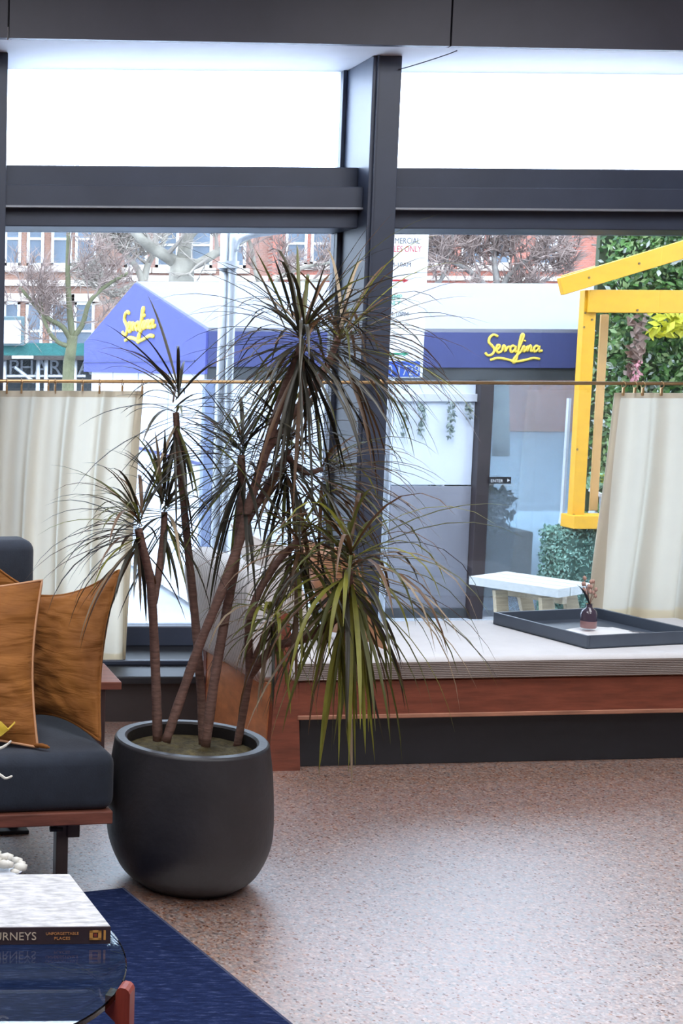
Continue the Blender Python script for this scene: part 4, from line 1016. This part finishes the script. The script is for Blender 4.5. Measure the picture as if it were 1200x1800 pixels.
S['A'] = stem([(277, 1302, .02), (275, 1230, .02), (272, 1150, .02), (268, 1070, .0), (262, 1010, -.02), (250, 960, -.04), (243, 930, -.05)], .0145, .011)
S['A2'] = stem([(270, 1060, .0), (280, 1000, .03), (287, 940, .05), (289, 900, .06)], .011, .009)
S['B'] = stem([(291, 1304, -.02), (318, 1225, -.02), (350, 1135, -.03), (385, 1050, -.04), (418, 960, -.03), (440, 880, -.02), (465, 800, -.02), (495, 700, -.03), (522, 630, -.04), (530, 605, -.04)], .0135, .013)
S['C'] = stem([(357, 1308, .04), (352, 1200, .05), (342, 1080, .08), (332, 980, .10), (322, 880, .12), (313, 790, .13), (309, 725, .14)], .0135, .009)
S['D'] = stem([(361, 1312, -.03), (376, 1200, -.03), (395, 1090, .0), (415, 980, .02), (424, 880, .03), (424, 800, .03)], .014, .011)
S['E'] = stem([(426, 930, .02), (455, 880, .06), (485, 830, .09), (508, 790, .10)], .011, .009)
S['F'] = stem([(416, 1316, .05), (430, 1235, .04), (438, 1180, .02), (437, 1100, -.02), (455, 1040, -.04), (490, 985, -.05), (525, 950, -.05)], .012, .010)
S['G'] = stem([(437, 1190, .03), (480, 1140, -.06), (540, 1120, -.12), (590, 1085, -.15), (608, 1040, -.16), (612, 1000, -.16)], .011, .014)
S['B2'] = stem([(470, 790, -.02), (520, 720, .06), (570, 650, .12), (596, 590, .15)], .011, .009)
S['E2'] = stem([(500, 800, .09), (535, 830, .14), (565, 825, .17)], .009, .008)
S['H'] = stem([(437, 1185, .03), (455, 1140, -.02), (478, 1095, -.06)], .009, .008)
leafm = [mat('leaf_dark', (.030, .026, .014), .42, .4, 8, trans=.15), mat('leaf_olive', (.10, .105, .022), .45, .3, 8, trans=.3),
         mat('leaf_bronze', (.12, .060, .026), .45, .35, 8, trans=.2), mat('leaf_lime', (.27, .27, .045), .45, .3, 8, trans=.35), mat('leaf_pale', (.34, .26, .17), .5, .3, 8, trans=.2)]
crowns = [  # stem, centre px, depth, leaves, length range m, droop, elevation range (deg), azimuth bias, material weights, axis length
    ('B', (530, 603), -.04, 150, (.22, .46), .85, (-65, 52), None, (8, 1, 2.4, .3, .3), .09),
    ('B2', (598, 606), .15, 84, (.24, .46), 1.0, (-50, 58), 0.1, (1, 3, 6, 1, 3), .07),
    ('C', (309, 725), .14, 66, (.18, .36), .55, (-60, 52), None, (8, 1, 1, 0, .4), .18),
    ('D', (424, 812), .03, 84, (.18, .36), .65, (-60, 55), None, (8, 1.5, 2, 0, .4), .13),
    ('E', (508, 805), .10, 80, (.20, .40), .75, (-60, 55), None, (7, 1, 3, .2, .6), .13),
    ('E2', (566, 840), .17, 74, (.20, .38), .9, (-40, 38), 0.0, (1, 4, 6, 1, 3), .07),
    ('A', (243, 930), -.05, 66, (.16, .34), .95, (-50, 64), 3.14, (6, 2, 3, .2, .5), .10),
    ('A2', (289, 900), .06, 54, (.14, .28), .7, (-70, 68), None, (7, 2, 1, .2, .4), .10),
    ('F', (525, 965), -.05, 70, (.18, .36), 1.2, (-60, 45), None, (2, 5, 4, 3, 1.5), .10),
    ('G', (612, 1010), -.16, 140, (.24, .48), 1.35, (-65, 48), None, (3, 5, 4, 4, 2), .13),
    ('H', (480, 1092), -.06, 46, (.16, .30), 1.6, (-50, 40), None, (1, 5, 3, 5, 2), .06)]
rnd = random.Random(77)
allL = []
for key, cpx, dd, nl, (l0, l1), dr_, (e0_, e1_), azb, wts, ax in crowns:
    cpt = PXY(cpx[0], cpx[1], dd)
    for i in range(nl):
        f = i / nl
        el = radians(e0_ + (e1_ - e0_) * (f ** .9) + rnd.uniform(-14, 14))
        az = rnd.uniform(0, 2 * pi)
        if azb is not None and rnd.random() < .6: az = azb + rnd.gauss(0, .55)
        d = Vector((cos(az) * cos(el), sin(az) * cos(el) * .85, sin(el)))
        p0 = cpt + Vector((0, 0, ax * (f - .5))) + Vector((rnd.uniform(-.01, .01), rnd.uniform(-.01, .01), 0))
        L_ = rnd.uniform(l0, l1); ln = L_ * (1.08 if el < 0 else 1)
        dp = dr_ * rnd.uniform(.55, 1.25) * (.55 if rnd.random() < .22 else 1)
        wd = rnd.uniform(.0075, .0120) * (1.15 if key == 'G' else 1)
        mi = rnd.choices(range(5), wts)[0]
        allL.append((L_ * wd, key, blade(p0, d, ln, wd, dp), mi))
# long hanging strap leaves below the right-hand crown and a few long upright spears above the column
for k in range(30):
    x0 = rnd.uniform(590, 632); x1 = x0 + rnd.gauss(0, 24); yb2 = rnd.uniform(1210, 1372) if abs(x1 - 605) < 38 else rnd.uniform(1160, 1270)
    a = PXY(x0, rnd.uniform(1040, 1095), -.16 + rnd.uniform(-.04, .04)); b = PXY(x1, yb2, -.16 + rnd.uniform(-.06, .06))
    allL.append((.004, 'G', blade(a, (b - a).normalized() + Vector((rnd.uniform(-.2, .2), 0, .05)), (b - a).length, rnd.uniform(.009, .014), .25, side=Vector((1, rnd.uniform(-.5, .5), 0)).normalized()), rnd.choices(range(5), (1, 4, 1, 6, 1))[0]))
for (x0, y0, x1, y1) in ((560, 540, 690, 378), (545, 560, 655, 390), (590, 560, 640, 440), (540, 570, 575, 462), (590, 585, 640, 470), (505, 560, 445, 440), (515, 560, 478, 452), (500, 575, 432, 448)):
    a, b = PXY(x0, y0, .0), PXY(x1, y1, -.05)
    allL.append((.004, 'B', blade(a, (b - a) + Vector((0, 0, .03)), (b - a).length * 1.02, .0105, .12), rnd.choices(range(5), (3, 2, 3, 0, 1))[0]))
allL.sort(key=lambda t: -t[0])
rest = [MB() for _ in leafm]
for i, (_, key, (vs_, fs_), mi) in enumerate(allL):
    if i < 300: MB().add(vs_, fs_).obj('leaf', leafm[mi], S[key], True, fix=False)
    else: rest[mi].add(vs_, fs_)
me = MB(); idx = []
for mi, r in enumerate(rest):
    me.add(r.v, r.f); idx += [mi] * len(r.f)
o = me.obj('leaf_mass', leafm, pl, True, 'stuff', fix=False)
o.data.polygons.foreach_set('material_index', idx)
